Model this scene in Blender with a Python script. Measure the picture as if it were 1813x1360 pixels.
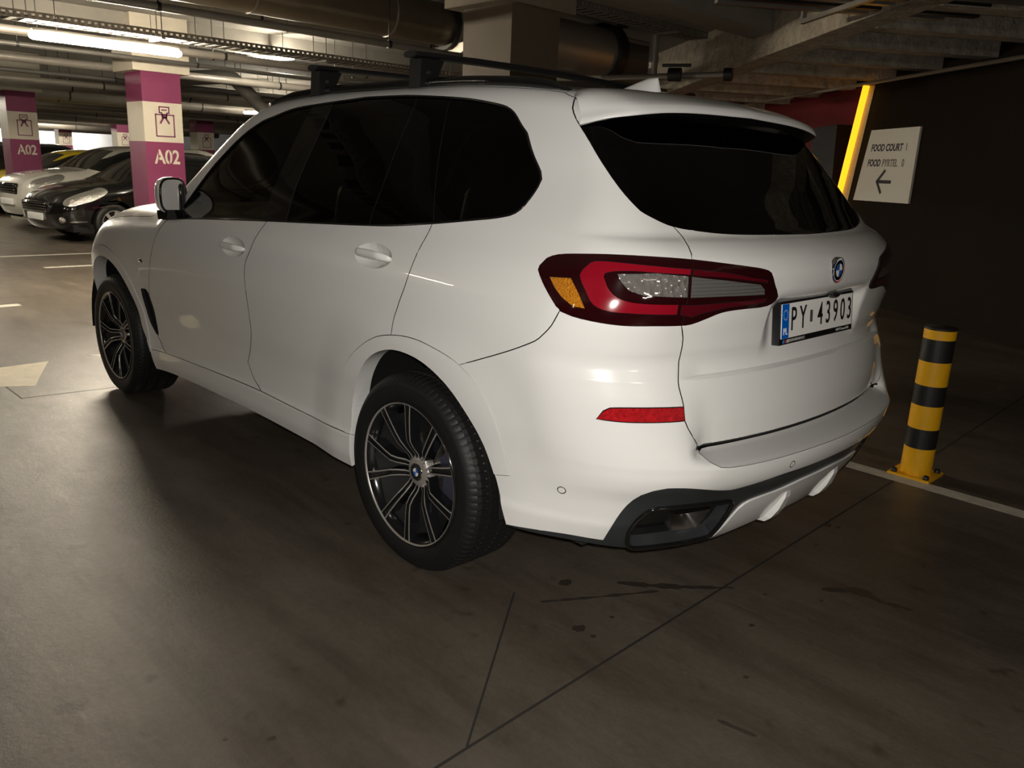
import bpy, bmesh, math, random
import numpy as np
from mathutils import Vector, Matrix
from mathutils.geometry import delaunay_2d_cdt
for o in list(bpy.data.objects):
    bpy.data.objects.remove(o)
SC = bpy.context.scene
COL = SC.collection
# ------------------------------------------------------------------ camera, world, light, exposure
# world frame: origin under the rear axle of the white car, x = its heading, y = its left, z = up, metres
cd = bpy.data.cameras.new('camera'); cam = bpy.data.objects.new('camera', cd); COL.objects.link(cam)
def aim(yaw, pitch, roll):
    d = Vector((math.cos(pitch) * math.cos(yaw), math.cos(pitch) * math.sin(yaw), math.sin(pitch)))
    r = d.cross(Vector((0, 0, 1))).normalized(); u = r.cross(d)
    r2 = r * math.cos(roll) + u * math.sin(roll); u2 = -r * math.sin(roll) + u * math.cos(roll)
    return Matrix((r2, u2, -d)).transposed()
cam.matrix_world = Matrix.Translation((-2.2444, 2.6807, 1.4729)) @ aim(-.77976, -.25940, .04323).to_4x4()
cd.sensor_fit = 'HORIZONTAL'; cd.sensor_width = 36.0; cd.lens = 1441.24 / 1813 * 36; cd.clip_start = .05; cd.clip_end = 300
SC.camera = cam
SC.view_settings.view_transform = 'Standard'; SC.view_settings.look = 'None'
SC.view_settings.exposure = 0.22; SC.view_settings.gamma = 1.0; SC.view_settings.use_curve_mapping = False
wd = bpy.data.worlds.new('garage_dark'); SC.world = wd; wd.use_nodes = True
wd.node_tree.nodes['Background'].inputs[0].default_value = (.55, .5, .42, 1)
wd.node_tree.nodes['Background'].inputs[1].default_value = .006
# the phone's own flash, a small disc beside its lens
fl = bpy.data.lights.new('phone_flash', 'AREA'); fl.shape = 'DISK'; fl.size = .03; fl.energy = 30; fl.color = (1, .95, .88); fl.spread = math.radians(150)
flo = bpy.data.objects.new('phone_flash', fl); COL.objects.link(flo)
flo.matrix_world = Matrix.Translation((-2.262, 2.672, 1.515)) @ aim(-.77976, -.25940, .04323).to_4x4()
TUBE_W = 210.0          # radiance of the ceiling tubes
# ------------------------------------------------------------------ helpers
def rgb(*c): return (*c, 1) if len(c) == 3 else (c[0], c[0], c[0], 1)
def mat(name, col, rough=.5, metal=0., coat=0., spec=.5, bump=0., bscale=40., var=0., vscale=3., emit=None, estr=0., trans=0., coat_r=.03, vdet=6.):
    m = bpy.data.materials.new(name); m.use_nodes = True
    nt = m.node_tree; b = nt.nodes['Principled BSDF']
    b.inputs['Base Color'].default_value = rgb(*col); b.inputs['Roughness'].default_value = rough; b.inputs['Metallic'].default_value = metal
    b.inputs['Coat Weight'].default_value = coat; b.inputs['Coat Roughness'].default_value = coat_r
    b.inputs['Specular IOR Level'].default_value = spec
    if emit: b.inputs['Emission Color'].default_value = rgb(*emit); b.inputs['Emission Strength'].default_value = estr
    if var or bump:
        tc = nt.nodes.new('ShaderNodeTexCoord')
    if var:
        n = nt.nodes.new('ShaderNodeTexNoise'); n.inputs['Scale'].default_value = vscale; n.inputs['Detail'].default_value = vdet; n.inputs['Roughness'].default_value = .65
        nt.links.new(tc.outputs['Object'], n.inputs['Vector'])
        r = nt.nodes.new('ShaderNodeValToRGB'); r.color_ramp.elements[0].position = .3; r.color_ramp.elements[1].position = .72
        r.color_ramp.elements[0].color = rgb(*[c * (1 - var) for c in col]); r.color_ramp.elements[1].color = rgb(*[min(1, c * (1 + var)) for c in col])
        nt.links.new(n.outputs['Fac'], r.inputs['Fac']); nt.links.new(r.outputs['Color'], b.inputs['Base Color'])
    if bump:
        n2 = nt.nodes.new('ShaderNodeTexNoise'); n2.inputs['Scale'].default_value = bscale; n2.inputs['Detail'].default_value = 5
        nt.links.new(tc.outputs['Object'], n2.inputs['Vector'])
        bp = nt.nodes.new('ShaderNodeBump'); bp.inputs['Strength'].default_value = bump; bp.inputs['Distance'].default_value = .02
        nt.links.new(n2.outputs['Fac'], bp.inputs['Height']); nt.links.new(bp.outputs['Normal'], b.inputs['Normal'])
    return m
def glass(name, tint, refl=1.0):
    m = bpy.data.materials.new(name); m.use_nodes = True; nt = m.node_tree
    for n in list(nt.nodes):
        if n.type != 'OUTPUT_MATERIAL': nt.nodes.remove(n)
    out = [n for n in nt.nodes][0]
    t = nt.nodes.new('ShaderNodeBsdfTransparent'); t.inputs[0].default_value = rgb(*tint)
    g = nt.nodes.new('ShaderNodeBsdfGlossy'); g.inputs['Roughness'].default_value = .015; g.inputs[0].default_value = rgb(.95 * refl)
    f = nt.nodes.new('ShaderNodeFresnel'); f.inputs[0].default_value = 1.5
    mx = nt.nodes.new('ShaderNodeMixShader')
    nt.links.new(f.outputs[0], mx.inputs[0]); nt.links.new(t.outputs[0], mx.inputs[1]); nt.links.new(g.outputs[0], mx.inputs[2]); nt.links.new(mx.outputs[0], out.inputs[0])
    return m
class MB:
    """collects faces of one mesh"""
    def __init__(s): s.v = []; s.f = []; s.m = []; s.sm = []; s.T = None
    def add(s, vs, fs, mi=0, smooth=False):
        k = len(s.v); s.v += [tuple(s.T @ Vector(q)) if s.T else tuple(q) for q in vs]
        s.f += [tuple(i + k for i in f) for f in fs]; s.m += [mi] * len(fs); s.sm += [smooth] * len(fs); return s
    def box(s, a, b, mi=0):
        x0, y0, z0 = a; x1, y1, z1 = b
        return s.add([(x0,y0,z0),(x1,y0,z0),(x1,y1,z0),(x0,y1,z0),(x0,y0,z1),(x1,y0,z1),(x1,y1,z1),(x0,y1,z1)],
                     [(0,3,2,1),(4,5,6,7),(0,1,5,4),(1,2,6,5),(2,3,7,6),(3,0,4,7)], mi)
    def rbox(s, a, b, r, mi=0, seg=2):
        bm = bmesh.new(); bmesh.ops.create_cube(bm, size=1)
        for v in bm.verts: v.co = Vector([(a[i] + b[i]) / 2 + v.co[i] * (b[i] - a[i]) for i in range(3)])
        bmesh.ops.bevel(bm, geom=bm.edges[:], offset=r, segments=seg, profile=.5, affect='EDGES')
        bm.verts.index_update(); s.add([v.co[:] for v in bm.verts], [[v.index for v in f.verts] for f in bm.faces], mi, True); bm.free(); return s
    def tube(s, path, r, n=10, mi=0, cap=True, smooth=True, rs=None, closed=False):
        P = [Vector(q) for q in path]; N = len(P); vs = []; fs = []
        up = None
        for i, q in enumerate(P):
            d = (P[(i+1) % N] - P[i-1]) if closed else (P[min(i+1, N-1)] - P[max(i-1, 0)])
            d.normalize()
            if up is None: up = Vector((0,0,1)) if abs(d.z) < .9 else Vector((1,0,0))
            a = d.cross(up).normalized(); b = a.cross(d).normalized(); up = b
            rr = rs[i] if rs else r
            for k in range(n):
                t = 2 * math.pi * k / n; vs.append(q + (a * math.cos(t) + b * math.sin(t)) * rr)
        for i in range(N if closed else N - 1):
            for k in range(n):
                j = (i + 1) % N; fs.append((i*n+k, i*n+(k+1) % n, j*n+(k+1) % n, j*n+k))
        s.add(vs, fs, mi, smooth)
        if cap and not closed:
            s.add(vs[:n], [tuple(range(n))[::-1]], mi); s.add(vs[-n:], [tuple(range(n))], mi)
        return s
    def lathe(s, prof, n=48, axis='y', c=(0,0,0), mi=0, smooth=True, closed=False):
        # prof: (radius, height along axis)
        vs = []; fs = []; K = len(prof)
        for i in range(n):
            t = 2 * math.pi * i / n; ct, st = math.cos(t), math.sin(t)
            for r, h in prof:
                p = {'y': (r*ct, h, r*st), 'z': (r*ct, r*st, h), 'x': (h, r*ct, r*st)}[axis]
                vs.append((p[0]+c[0], p[1]+c[1], p[2]+c[2]))
        for i in range(n):
            j = (i + 1) % n
            for k in range(K if closed else K - 1):
                l = (k + 1) % K; fs.append((i*K+k, i*K+l, j*K+l, j*K+k))
        return s.add(vs, fs, mi, smooth)
    def prism(s, poly, fn, d0, d1, mi=0, smooth=False):
        # poly in 2-D, fn(a, b, depth) -> 3-D
        n = len(poly); vs = [fn(a, b, d0) for a, b in poly] + [fn(a, b, d1) for a, b in poly]
        return s.add(vs, [tuple(range(n))[::-1], tuple(range(n, 2*n))] + [(i, (i+1) % n, n+(i+1) % n, n+i) for i in range(n)], mi, smooth)
    def mesh(s, name, mats):
        me = bpy.data.meshes.new(name); me.from_pydata(s.v, [], s.f)
        for m in (mats if isinstance(mats, (list, tuple)) else [mats]): me.materials.append(m)
        me.polygons.foreach_set('material_index', s.m); me.polygons.foreach_set('use_smooth', s.sm); me.update()
        bm = bmesh.new(); bm.from_mesh(me); bmesh.ops.recalc_face_normals(bm, faces=bm.faces[:]); bm.to_mesh(me); bm.free()
        return me
    def obj(s, name, mats, parent=None): return link(name, s.mesh(name, mats), parent)
def link(name, me, parent=None, loc=None, rot=None):
    o = bpy.data.objects.new(name, me); COL.objects.link(o)
    if parent: o.parent = parent
    if loc: o.location = loc
    if rot: o.rotation_euler = rot
    return o
def tag(o, label=None, cat=None, group=None, kind=None):
    if label: o['label'] = label
    if cat: o['category'] = cat
    if group: o['group'] = group
    if kind: o['kind'] = kind
    return o
def empty(name, loc=(0,0,0), rz=0., label=None, cat=None, group=None):
    o = bpy.data.objects.new(name, None); COL.objects.link(o); o.location = loc; o.rotation_euler = (0, 0, rz); o.empty_display_size = .2
    return tag(o, label, cat, group)
def copy_tree(o, parent=None):
    c = o.copy(); COL.objects.link(c); c.parent = parent
    for ch in list(o.children): copy_tree(ch, c)
    return c
def text_mesh(name, body, size, matl, M, parent=None, depth=.0008, xs=1.0, align='CENTER', shear=0., bold=0., spacing=1.0):
    cu = bpy.data.curves.new(name, 'FONT'); cu.body = body; cu.size = size; cu.align_x = align; cu.align_y = 'CENTER'; cu.extrude = depth; cu.shear = shear; cu.offset = bold; cu.space_character = spacing
    cu.resolution_u = 3
    o = bpy.data.objects.new(name, cu); COL.objects.link(o)
    dg = bpy.context.evaluated_depsgraph_get(); dg.update()
    me = bpy.data.meshes.new_from_object(o.evaluated_get(dg)); bpy.data.objects.remove(o)
    me.transform(M @ Matrix.Diagonal((xs, 1, 1, 1))); me.materials.clear(); me.materials.append(matl)
    return link(name, me, parent)
def frame(o, ex, ey):
    ex = Vector(ex).normalized(); ez = ex.cross(Vector(ey)).normalized(); ey = ez.cross(ex)
    M = Matrix((ex, ey, ez)).transposed().to_4x4(); M.translation = Vector(o); return M
def inside(poly, q):
    x, y = q; c = False; n = len(poly)
    for i in range(n):
        x1, y1 = poly[i]; x2, y2 = poly[i-1]
        if (y1 > y) != (y2 > y) and x < (x2 - x1) * (y - y1) / (y2 - y1) + x1: c = not c
    return c
def spline(pts, step=.02, corners=(), closed=False):
    """Catmull-Rom through pts, resampled; the listed indices stay sharp"""
    P = [np.array(q, float) for q in pts]; n = len(P); out = []
    m = n if closed else n - 1
    for i in range(m):
        a, b = P[i], P[(i+1) % n]
        pa = P[i-1] if (closed or i > 0) and i not in corners else 2*a - b
        j = (i + 2) % n
        pb = P[j] if (closed or i + 2 < n) and ((i+1) % n) not in corners else 2*b - a
        L = np.linalg.norm(b - a); k = max(1, int(round(L / step)))
        # centripetal-like damping of the tangents
        t1 = (b - pa); t2 = (pb - a); t1 = t1 / max(np.linalg.norm(t1), 1e-9) * L; t2 = t2 / max(np.linalg.norm(t2), 1e-9) * L
        for q in range(k):
            t = q / k
            out.append(tuple((2*t**3-3*t*t+1)*a + (t**3-2*t*t+t)*t1 + (-2*t**3+3*t*t)*b + (t**3-t*t)*t2))
    if not closed: out.append(tuple(P[-1]))
    return out
# ------------------------------------------------------------------ the garage: floor, ceiling, walls
def floor_material():
    m = mat('sealed_concrete_floor', (.16, .14, .115), .4); nt = m.node_tree; b = nt.nodes['Principled BSDF']; N = nt.nodes.new; Lk = nt.links.new
    tc = N('ShaderNodeTexCoord')
    def noise(sc, det, rough, rot=0., stretch=(1, 1, 1)):
        mp = N('ShaderNodeMapping'); mp.inputs['Rotation'].default_value = (0, 0, rot); mp.inputs['Scale'].default_value = stretch; Lk(tc.outputs['Object'], mp.inputs['Vector'])
        n = N('ShaderNodeTexNoise'); n.inputs['Scale'].default_value = sc; n.inputs['Detail'].default_value = det; n.inputs['Roughness'].default_value = rough; Lk(mp.outputs[0], n.inputs['Vector']); return n.outputs['Fac']
    def ramp(src, p0, c0, p1, c1):
        r = N('ShaderNodeValToRGB'); r.color_ramp.elements[0].position = p0; r.color_ramp.elements[1].position = p1; r.color_ramp.elements[0].color = rgb(*c0); r.color_ramp.elements[1].color = rgb(*c1); Lk(src, r.inputs[0]); return r.outputs[0]
    def mul(a, c, f=1.):
        x = N('ShaderNodeMix'); x.data_type = 'RGBA'; x.blend_type = 'MULTIPLY'; x.inputs[0].default_value = f; Lk(a, x.inputs[6]); Lk(c, x.inputs[7]); return x.outputs[2]
    base = ramp(noise(1.1, 8, .62), .32, (.096, .078, .059), .70, (.148, .125, .097))
    fine = ramp(noise(38, 4, .7), .3, (.80, .80, .80), .7, (1.0, 1.0, 1.0))
    scuff = ramp(noise(2.2, 7, .68, .75, (.5, 2.2, 1)), .38, (.50, .47, .44), .56, (1, 1, 1))
    scuff2 = ramp(noise(4.0, 4, .6, -.5, (.25, 3.5, 1)), .30, (.72, .70, .68), .46, (1, 1, 1))
    spots = ramp(noise(9, 3, .5), .25, (.55, .52, .5), .36, (1, 1, 1))
    col = mul(mul(mul(mul(base, fine), scuff, .60), scuff2, .5), spots, .9)
    Lk(col, b.inputs['Base Color'])
    rr = N('ShaderNodeMapRange'); rr.inputs[3].default_value = .24; rr.inputs[4].default_value = .58; Lk(noise(5., 8, .75), rr.inputs[0]); Lk(rr.outputs[0], b.inputs['Roughness'])
    bp = N('ShaderNodeBump'); bp.inputs['Strength'].default_value = .22; bp.inputs['Distance'].default_value = .01; Lk(noise(45, 6, .75), bp.inputs['Height']); Lk(bp.outputs[0], b.inputs['Normal'])
    return m
M_CONC = mat('raw_concrete', (.30, .275, .235), .8, bump=.5, bscale=14, var=.22, vscale=4)
M_CEIL = mat('ceiling_concrete', (.25, .235, .205), .85, bump=.2, bscale=6, var=.12, vscale=1.5)
M_ROUGH = mat('rough_cast_concrete', (.44, .39, .31), .85, bump=1.0, bscale=30, var=.35, vscale=9)
M_JOINT = mat('joint_filler', (.022, .019, .016), .8)
M_LINE = mat('white_floor_paint', (.52, .49, .42), .5, var=.18, vscale=14)
M_OIL = mat('oil_stain', (.046, .037, .028), .4, var=.35, vscale=60)
M_BROWN = mat('dark_brown_wall_paint', (.014, .0095, .005), .75, spec=.12, bump=.15, bscale=50, var=.15, vscale=2)
M_REDW = mat('deep_red_wall_paint', (.20, .006, .008), .6, var=.15, vscale=2)
M_WALLD = mat('dark_wall_paint', (.06, .055, .05), .8, var=.1, vscale=.8)
M_WALL = mat('pale_wall_paint', (.66, .65, .62), .8, var=.1, vscale=.8)
fl_ = MB().box((-14, -22, -.3), (66, 17, 0)).obj('floor', floor_material()); tag(fl_, kind='structure')
def flat(name, polyg, matl, z=.0012, parent=fl_):
    return MB().prism(polyg, lambda a, b, d: (a, b, d), 0, z).obj(name, matl, parent)
def strip(name, a, b, w, matl, z=.0012):
    a = Vector(a); b = Vector(b); d = (b-a).normalized(); n = Vector((-d.y, d.x)) * w / 2
    return flat(name, [(a-n)[:], (b-n)[:], (b+n)[:], (a+n)[:]], matl, z)
strip('floor_joint', (-.90, 1.46), (-.835, -1.50), .009, M_JOINT, .0008); strip('floor_joint', (-.835, -1.60), (-.70, -5.9), .009, M_JOINT, .0008); strip('floor_joint', (-.90, 1.46), (-1.02, 5.5), .009, M_JOINT, .0008)
strip('floor_joint', (-.895, 1.455), (-.40, .80), .007, M_JOINT, .0008); strip('floor_joint', (3.18, 1.476), (7.5, 1.55), .009, M_JOINT, .0008); strip('floor_joint', (3.19, 1.47), (3.13, .95), .006, M_JOINT, .0008)
strip('bay_line', (-5.0, -1.555), (4.4, -1.555), .10, M_LINE); strip('bay_line', (6.6, .64), (6.6, 5.6), .13, M_LINE); strip('bay_line', (9.3, -.30), (9.3, -7.), .12, M_LINE); strip('bay_line', (10.7, 1.0), (10.7, -7.), .10, M_LINE)
flat('arrow_mark', [(4.085, 1.085), (3.435, 1.339), (3.60, 1.62), (4.04, 1.75)], mat('yellowish_floor_paint', (.60, .54, .38), .5, var=.15, vscale=9)); flat('arrow_mark', [(4.133, .808), (3.95, .70), (4.06, .50)], M_LINE)
random.seed(5)
def stain(path, w):
    P = [Vector(q) for q in path]; L = []; R = []
    pts = []
    for i in range(len(P)-1):
        for k in range(6): pts.append(P[i].lerp(P[i+1], k/6))
    pts.append(P[-1]); n = len(pts)
    for i, q in enumerate(pts):
        d = (pts[min(i+1, n-1)] - pts[max(i-1, 0)]).normalized(); nn = Vector((-d.y, d.x)); t = i/(n-1); ww = w * (.25 + .75*math.sin(math.pi*min(max(t, .04), .96))**.5) * random.uniform(.35, 1.25) / 2
        L.append((q+nn*ww)[:]); R.append((q-nn*ww)[:])
    flat('oil_stain', L + R[::-1], M_OIL, .0007)
stain([(-.594, .454), (-.685, .378), (-.788, .274), (-.898, .149)], .038); stain([(-.508, .773), (-.606, .607), (-.732, .386)], .022); stain([(-1.122, -.102), (-1.221, -.202), (-1.307, -.183), (-1.408, -.212)], .055); stain([(-1.275, .855), (-1.386, .834)], .022)
for x, y, r in ((-.709, .80, .020), (-.771, .80, .009), (-.735, .659, .008), (-.47, .604, .022), (-1.222, .611, .008), (-.535, 1.822, .010), (-.46, 1.912, .006), (-.867, -.685, .020), (-.91, -.70, .012), (-1.08, .33, .010), (-1.0, .10, .008), (-1.16, -.02, .007), (-.93, -.45, .010)):
    flat('oil_stain', [(x + r*random.uniform(.7, 1.2)*math.cos(t), y + r*random.uniform(.7, 1.2)*math.sin(t)*1.3) for t in np.linspace(0, 2*math.pi, 14, endpoint=False)], M_OIL, .0007)
CZ = 3.30
tag(MB().box((-14, -22, CZ), (66, 17, CZ+.3)).obj('ceiling', M_CEIL), kind='structure')
for nm, a, b in (('wall_back', (-14.2, -22, 0), (-14, 17, CZ)), ('wall_left', (-14, 17, 0), (66, 17.2, CZ)), ('wall_far', (66, -22, 0), (66.2, 17, CZ)), ('wall_side', (-14, -22.2, 0), (66, -22, CZ))):
    tag(MB().box(a, b).obj(nm, M_WALL if nm == 'wall_far' else M_WALLD), kind='structure')
# angled wall of the entrance: s along the wall, off in front of it, z up
WA = Vector((1.62, -7.48, 0)); WD = Vector((math.cos(math.radians(-36)), math.sin(math.radians(-36)), 0)); WN = Vector((-WD.y, WD.x, 0))
def W(s, off, z): return tuple(WA + WD*s + WN*off + Vector((0, 0, z)))
wr = MB().prism([(-11, 0), (1.60, 0), (1.03, 2.68), (-11, 2.68)], lambda a, b, d: W(a, d, b), -.18, 0).obj('wall_right', M_BROWN); tag(wr, kind='structure')
wred = MB().prism([(.5, 0), (9, 0), (9, 2.72), (.5, 2.72)], lambda a, b, d: W(a, d, b), -.55, -.35).obj('wall_entrance', M_REDW); tag(wred, kind='structure')
MB().prism([(1.75, 0), (2.6, 0), (2.6, 2.22), (1.95, 2.24)], lambda a, b, d: W(a, d, b), -.35, -.12).obj('dark_panel', mat('dark_panel_paint', (.012, .010, .010), .5), wred)
MB().prism([(-11, 2.68), (9, 2.68), (9, CZ), (-11, CZ)], lambda a, b, d: W(a, d, b), -.6, -.4).obj('upper_wall', M_BROWN, wr)
# light strip along the slanted edge of the dark wall
M_LED = mat('amber_led', (.9, .6, .1), .5, emit=(1.0, .42, .010), estr=1.5)
led = empty('led_strip', W(1.60, 0, 0), 0, 'amber led strip on the slanted edge of the dark brown wall', 'light strip')
def Wl(s, off, z): return tuple(Vector(W(s, off, z)) - Vector(W(1.60, 0, 0)))
MB().prism([(1.62, .02), (1.662, .02), (1.092, 2.66), (1.05, 2.66)], lambda a, b, d: Wl(a, d, b), -.02, .075).obj('led_profile', M_LED, led)
MB().prism([(1.41, .02), (1.62, .02), (1.05, 2.66), (.93, 2.66)], lambda a, b, d: Wl(a, d, b), .001, .006).obj('glow_plate', mat('ochre_glow_plate', (.62, .50, .30), .5, var=.3, vscale=60), led)  # pale plate added to catch the led light as a glow on the wall
pp = MB(); pp.tube([W(-10.5, .05, 2.715), W(8.5, .05, 2.66)], .022, 10); tag(pp.obj('wall_pipe', mat('beige_painted_pipe', (.38, .33, .26), .5)), 'thin beige pipe along the top of the brown and red entrance wall', 'pipe')
# ribbed concrete soffit over the entrance
def zs(s): return 2.80 - .038 * s
sb = MB(); vs = []
for s in (-8.5, 5.6):
    vs += [W(s, 1.55, zs(s)), W(s, 1.85, zs(s)), W(s, 1.85, CZ), W(s, 1.55, CZ)]
sb.add(vs, [(0, 1, 5, 4), (1, 2, 6, 5), (2, 3, 7, 6), (3, 0, 4, 7), (0, 3, 2, 1), (4, 5, 6, 7)]); so = sb.obj('soffit_beam', M_ROUGH); tag(so, kind='structure')
for k in range(15):
    s = 5.0 - .92 * k; z = zs(s)
    pr = [(s-.15, z), (s+.15, z+.012), (s+.13, z+.30), (s-.15, z+.30)]
    MB().prism(pr, lambda a, b, d: W(a, d, b), -.4, 1.56).obj('soffit_rib', M_ROUGH, so)
MB().prism([(-9., zs(-9.)+.29), (6., zs(6.)+.29), (6., zs(6.)+.36), (-9., zs(-9.)+.36)], lambda a, b, d: W(a, d, b), -.4, 1.56).obj('soffit_slab', M_ROUGH, so)
def pchip(xs, ys):
    xs = np.asarray(xs, float); ys = np.asarray(ys, float)
    h = np.diff(xs); d = np.diff(ys) / h
    m = np.zeros_like(xs)
    w1 = 2 * h[1:] + h[:-1]; w2 = h[1:] + 2 * h[:-1]
    ok = d[1:] * d[:-1] > 0
    with np.errstate(divide='ignore', invalid='ignore'):
        m[1:-1] = np.where(ok, (w1 + w2) / (w1 / d[:-1] + w2 / d[1:]), 0)
    m[0] = d[0]; m[-1] = d[-1]
    def f(x):
        x = np.clip(np.asarray(x, float), xs[0], xs[-1])
        i = np.clip(np.searchsorted(xs, x) - 1, 0, len(h) - 1)
        t = (x - xs[i]) / h[i]
        return ((2*t**3 - 3*t**2 + 1) * ys[i] + (t**3 - 2*t**2 + t) * h[i] * m[i]
                + (-2*t**3 + 3*t**2) * ys[i+1] + (t**3 - t**2) * h[i] * m[i+1])
    return f
def tab(*pairs):
    a = sorted(pairs)
    return pchip([q[0] for q in a], [q[1] for q in a])
def smax(a, b, r):
    h = np.maximum(r - np.abs(a - b), 0) / r
    return np.maximum(a, b) + h * h * r * .25
def sstep(a, b, x):
    t = np.clip((x - a) / (b - a), 0, 1); return t * t * (3 - 2 * t)
# ---------------------------------------------------------------- body surface of the car
WB = 2.975; HZ = .372
f_side = tab((.15,.90),(.24,.945),(.30,.965),(.36,.975),(.42,.975),(.45,.966),(.50,.963),(.58,.966),(.70,.982),(.82,.995),(.92,1.003),
             (1.0,1.004),(1.08,.997),(1.15,.979),(1.20,.960),(1.25,.936),(1.30,.914),(1.45,.838),(1.60,.764),(1.70,.712),(1.755,.672),(1.80,.60),(1.9,.4))
f_plan = tab((-1.25,-.10),(-.9,-.035),(-.5,-.010),(0,0),(2.6,0),(2.975,-.005),(3.3,-.03),(3.6,-.09),(3.9,-.22))
f_green = tab((-.9,-.12),(-.55,-.060),(-.2,-.022),(.2,0),(1.2,0),(1.6,0),(2.1,-.02),(4,-.02))
def Ys(x, z):
    y = f_side(z) + f_plan(x) + f_green(x) * sstep(1.18, 1.5, z)
    for ax in (0., WB):
        r = np.hypot(x - ax, z - HZ)
        y = y + .016 * sstep(.70, .47, r) * sstep(1.0, .85, z)
    return y
f_rear = tab((.15,-.80),(.26,-.93),(.32,-1.00),(.42,-1.065),(.52,-1.11),(.56,-1.137),(.60,-1.150),(.632,-1.152),(.641,-1.145),(.672,-1.060),(.682,-1.056),(.690,-1.066),
             (.74,-1.064),(.82,-1.050),(.884,-1.036),(.890,-1.035),(.894,-1.014),(.905,-1.011),(.94,-1.002),(1.00,-.988),(1.065,-.981),(1.082,-.988),(1.10,-1.010),(1.12,-1.038),(1.145,-1.050),
             (1.19,-1.054),(1.23,-1.035),(1.26,-1.005),(1.285,-.965),(1.30,-.930),(1.33,-.895),(1.45,-.785),(1.58,-.66),(1.65,-.59),
             (1.70,-.53),(1.75,-.45),(1.80,-.3),(1.9,0))
f_corner = tab((.8,-1.025),(.9,-1.012),(1.0,-1.015),(1.08,-1.030),(1.14,-1.048),(1.19,-1.054),(1.25,-1.02))
f_bcorner = tab((.52,-1.11),(.56,-1.137),(.60,-1.149),(.632,-1.145),(.66,-1.131),(.70,-1.108),(.76,-1.080),(.82,-1.060),(.90,-1.030),(.97,-1.015),(1.05,-1.01))
f_rk = tab((.15,.20),(.5,.20),(.60,.19),(.72,.162),(.84,.138),(.92,.13),(1.05,.10),(1.2,.16),(1.3,.15),(1.55,.13),(1.64,.12),(1.9,.10))
f_rr = tab((.15,.30),(.6,.28),(.75,.24),(1.1,.20),(1.3,.14),(1.6,.10),(1.65,.09),(1.8,.08))
def Xr(y, z):
    # the shelf of the bumper and the plate recess fade out towards the corner
    ay = np.abs(y)
    k = sstep(.275, .36, ay) * sstep(.90, .98, z) * sstep(1.20, 1.16, z)
    x = f_rear(z) * (1 - k) + f_corner(z) * k
    k = sstep(.60, .72, ay) * sstep(.585, .62, z) * sstep(.97, .88, z)
    x = x * (1 - k) + f_bcorner(z) * k
    return x + f_rk(z) * y * y + .10 * y ** 4 * sstep(1.5, 1.2, z)
f_top = tab((4.0,.40),(3.90,.60),(3.82,.78),(3.68,.87),(3.5,.99),(3.3,1.09),(3.1,1.155),(2.9,1.195),(2.6,1.225),(2.3,1.24),(2.18,1.255),(2.10,1.300),(1.81,1.562),(1.6,1.705),
            (1.47,1.752),(1.23,1.778),(1.0,1.792),(.6,1.797),(.2,1.792),(-.1,1.778),(-.35,1.752),(-.55,1.715),(-.7,1.688),(-1.2,1.55))
f_tr = tab((4,.25),(2.2,.16),(1.95,.06),(1.5,.055),(.5,.07),(-.2,.06),(-.8,.05))
def Ztop(x, y):
    return f_top(x) - (.05 + .02 * sstep(2.2, 1.4, x)) * y * y
f_front = tab((.15,3.50),(.25,3.66),(.35,3.76),(.5,3.83),(.7,3.86),(.85,3.84),(.95,3.79),(1.05,3.70),(1.2,3.4),(1.9,3.0))
def Xf(y, z):
    return f_front(z) - .22 * y * y - .10 * y ** 4
def F(x, y, z):
    ay = np.abs(y)
    a = ay - Ys(x, z)
    b = Xr(y, z) - x
    c = z - Ztop(x, y)
    a = np.where(x < 1.5, smax(a, b, f_rr(z)), smax(a, x - Xf(y, z), .30))
    return smax(a, c, f_tr(x))
def grad(P, h=2e-3):
    x, y, z = P[:, 0], P[:, 1], P[:, 2]
    g = np.stack([F(x+h, y, z) - F(x-h, y, z), F(x, y+h, z) - F(x, y-h, z), F(x, y, z+h) - F(x, y, z-h)], -1)
    return g / np.maximum(np.linalg.norm(g, axis=1), 1e-9)[:, None]
XC, YC = -.30, .45; RA = .55; LA = RA * np.pi / 2; US = 3.40
# perimeter u: >0 along the left side (x = XC + u), then round the corner, then across the back (y = YC - s)
def core(u):
    u = np.asarray(u, float)
    th = np.clip(-u / RA, 0, np.pi / 2) - np.clip((u - US) / RA, 0, np.pi / 2)
    cx = XC + np.clip(u, 0, US); cy = YC - np.maximum(-u - LA, 0) - np.maximum(u - US - LA, 0)
    return cx, cy, -np.sin(th), np.cos(th)
def pt(u, v, off=0.):
    cx, cy, dx, dy = core(u); v = np.asarray(v, float) + 0 * cx
    lo = np.zeros_like(cx); hi = np.full_like(cx, 1.4)
    for _ in range(34):
        t = (lo + hi) / 2
        o = F(cx + t * dx, cy + t * dy, v) > 0
        hi = np.where(o, t, hi); lo = np.where(o, lo, t)
    P = np.stack([cx + lo * dx, cy + lo * dy, v], -1)
    if np.any(off): P = P + grad(P) * off
    return P
def inv(P):
    P = np.atleast_2d(P)
    x, y, z = P.T
    u = np.where(x >= XC, x - XC, np.where(y <= YC, -LA - (YC - y), -RA * np.arctan2(np.maximum(XC - x, 0), np.maximum(y - YC, 1e-9))))
    return np.stack([u, z], -1)
U_MID = -LA - YC; U_END = US + LA + YC
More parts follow.
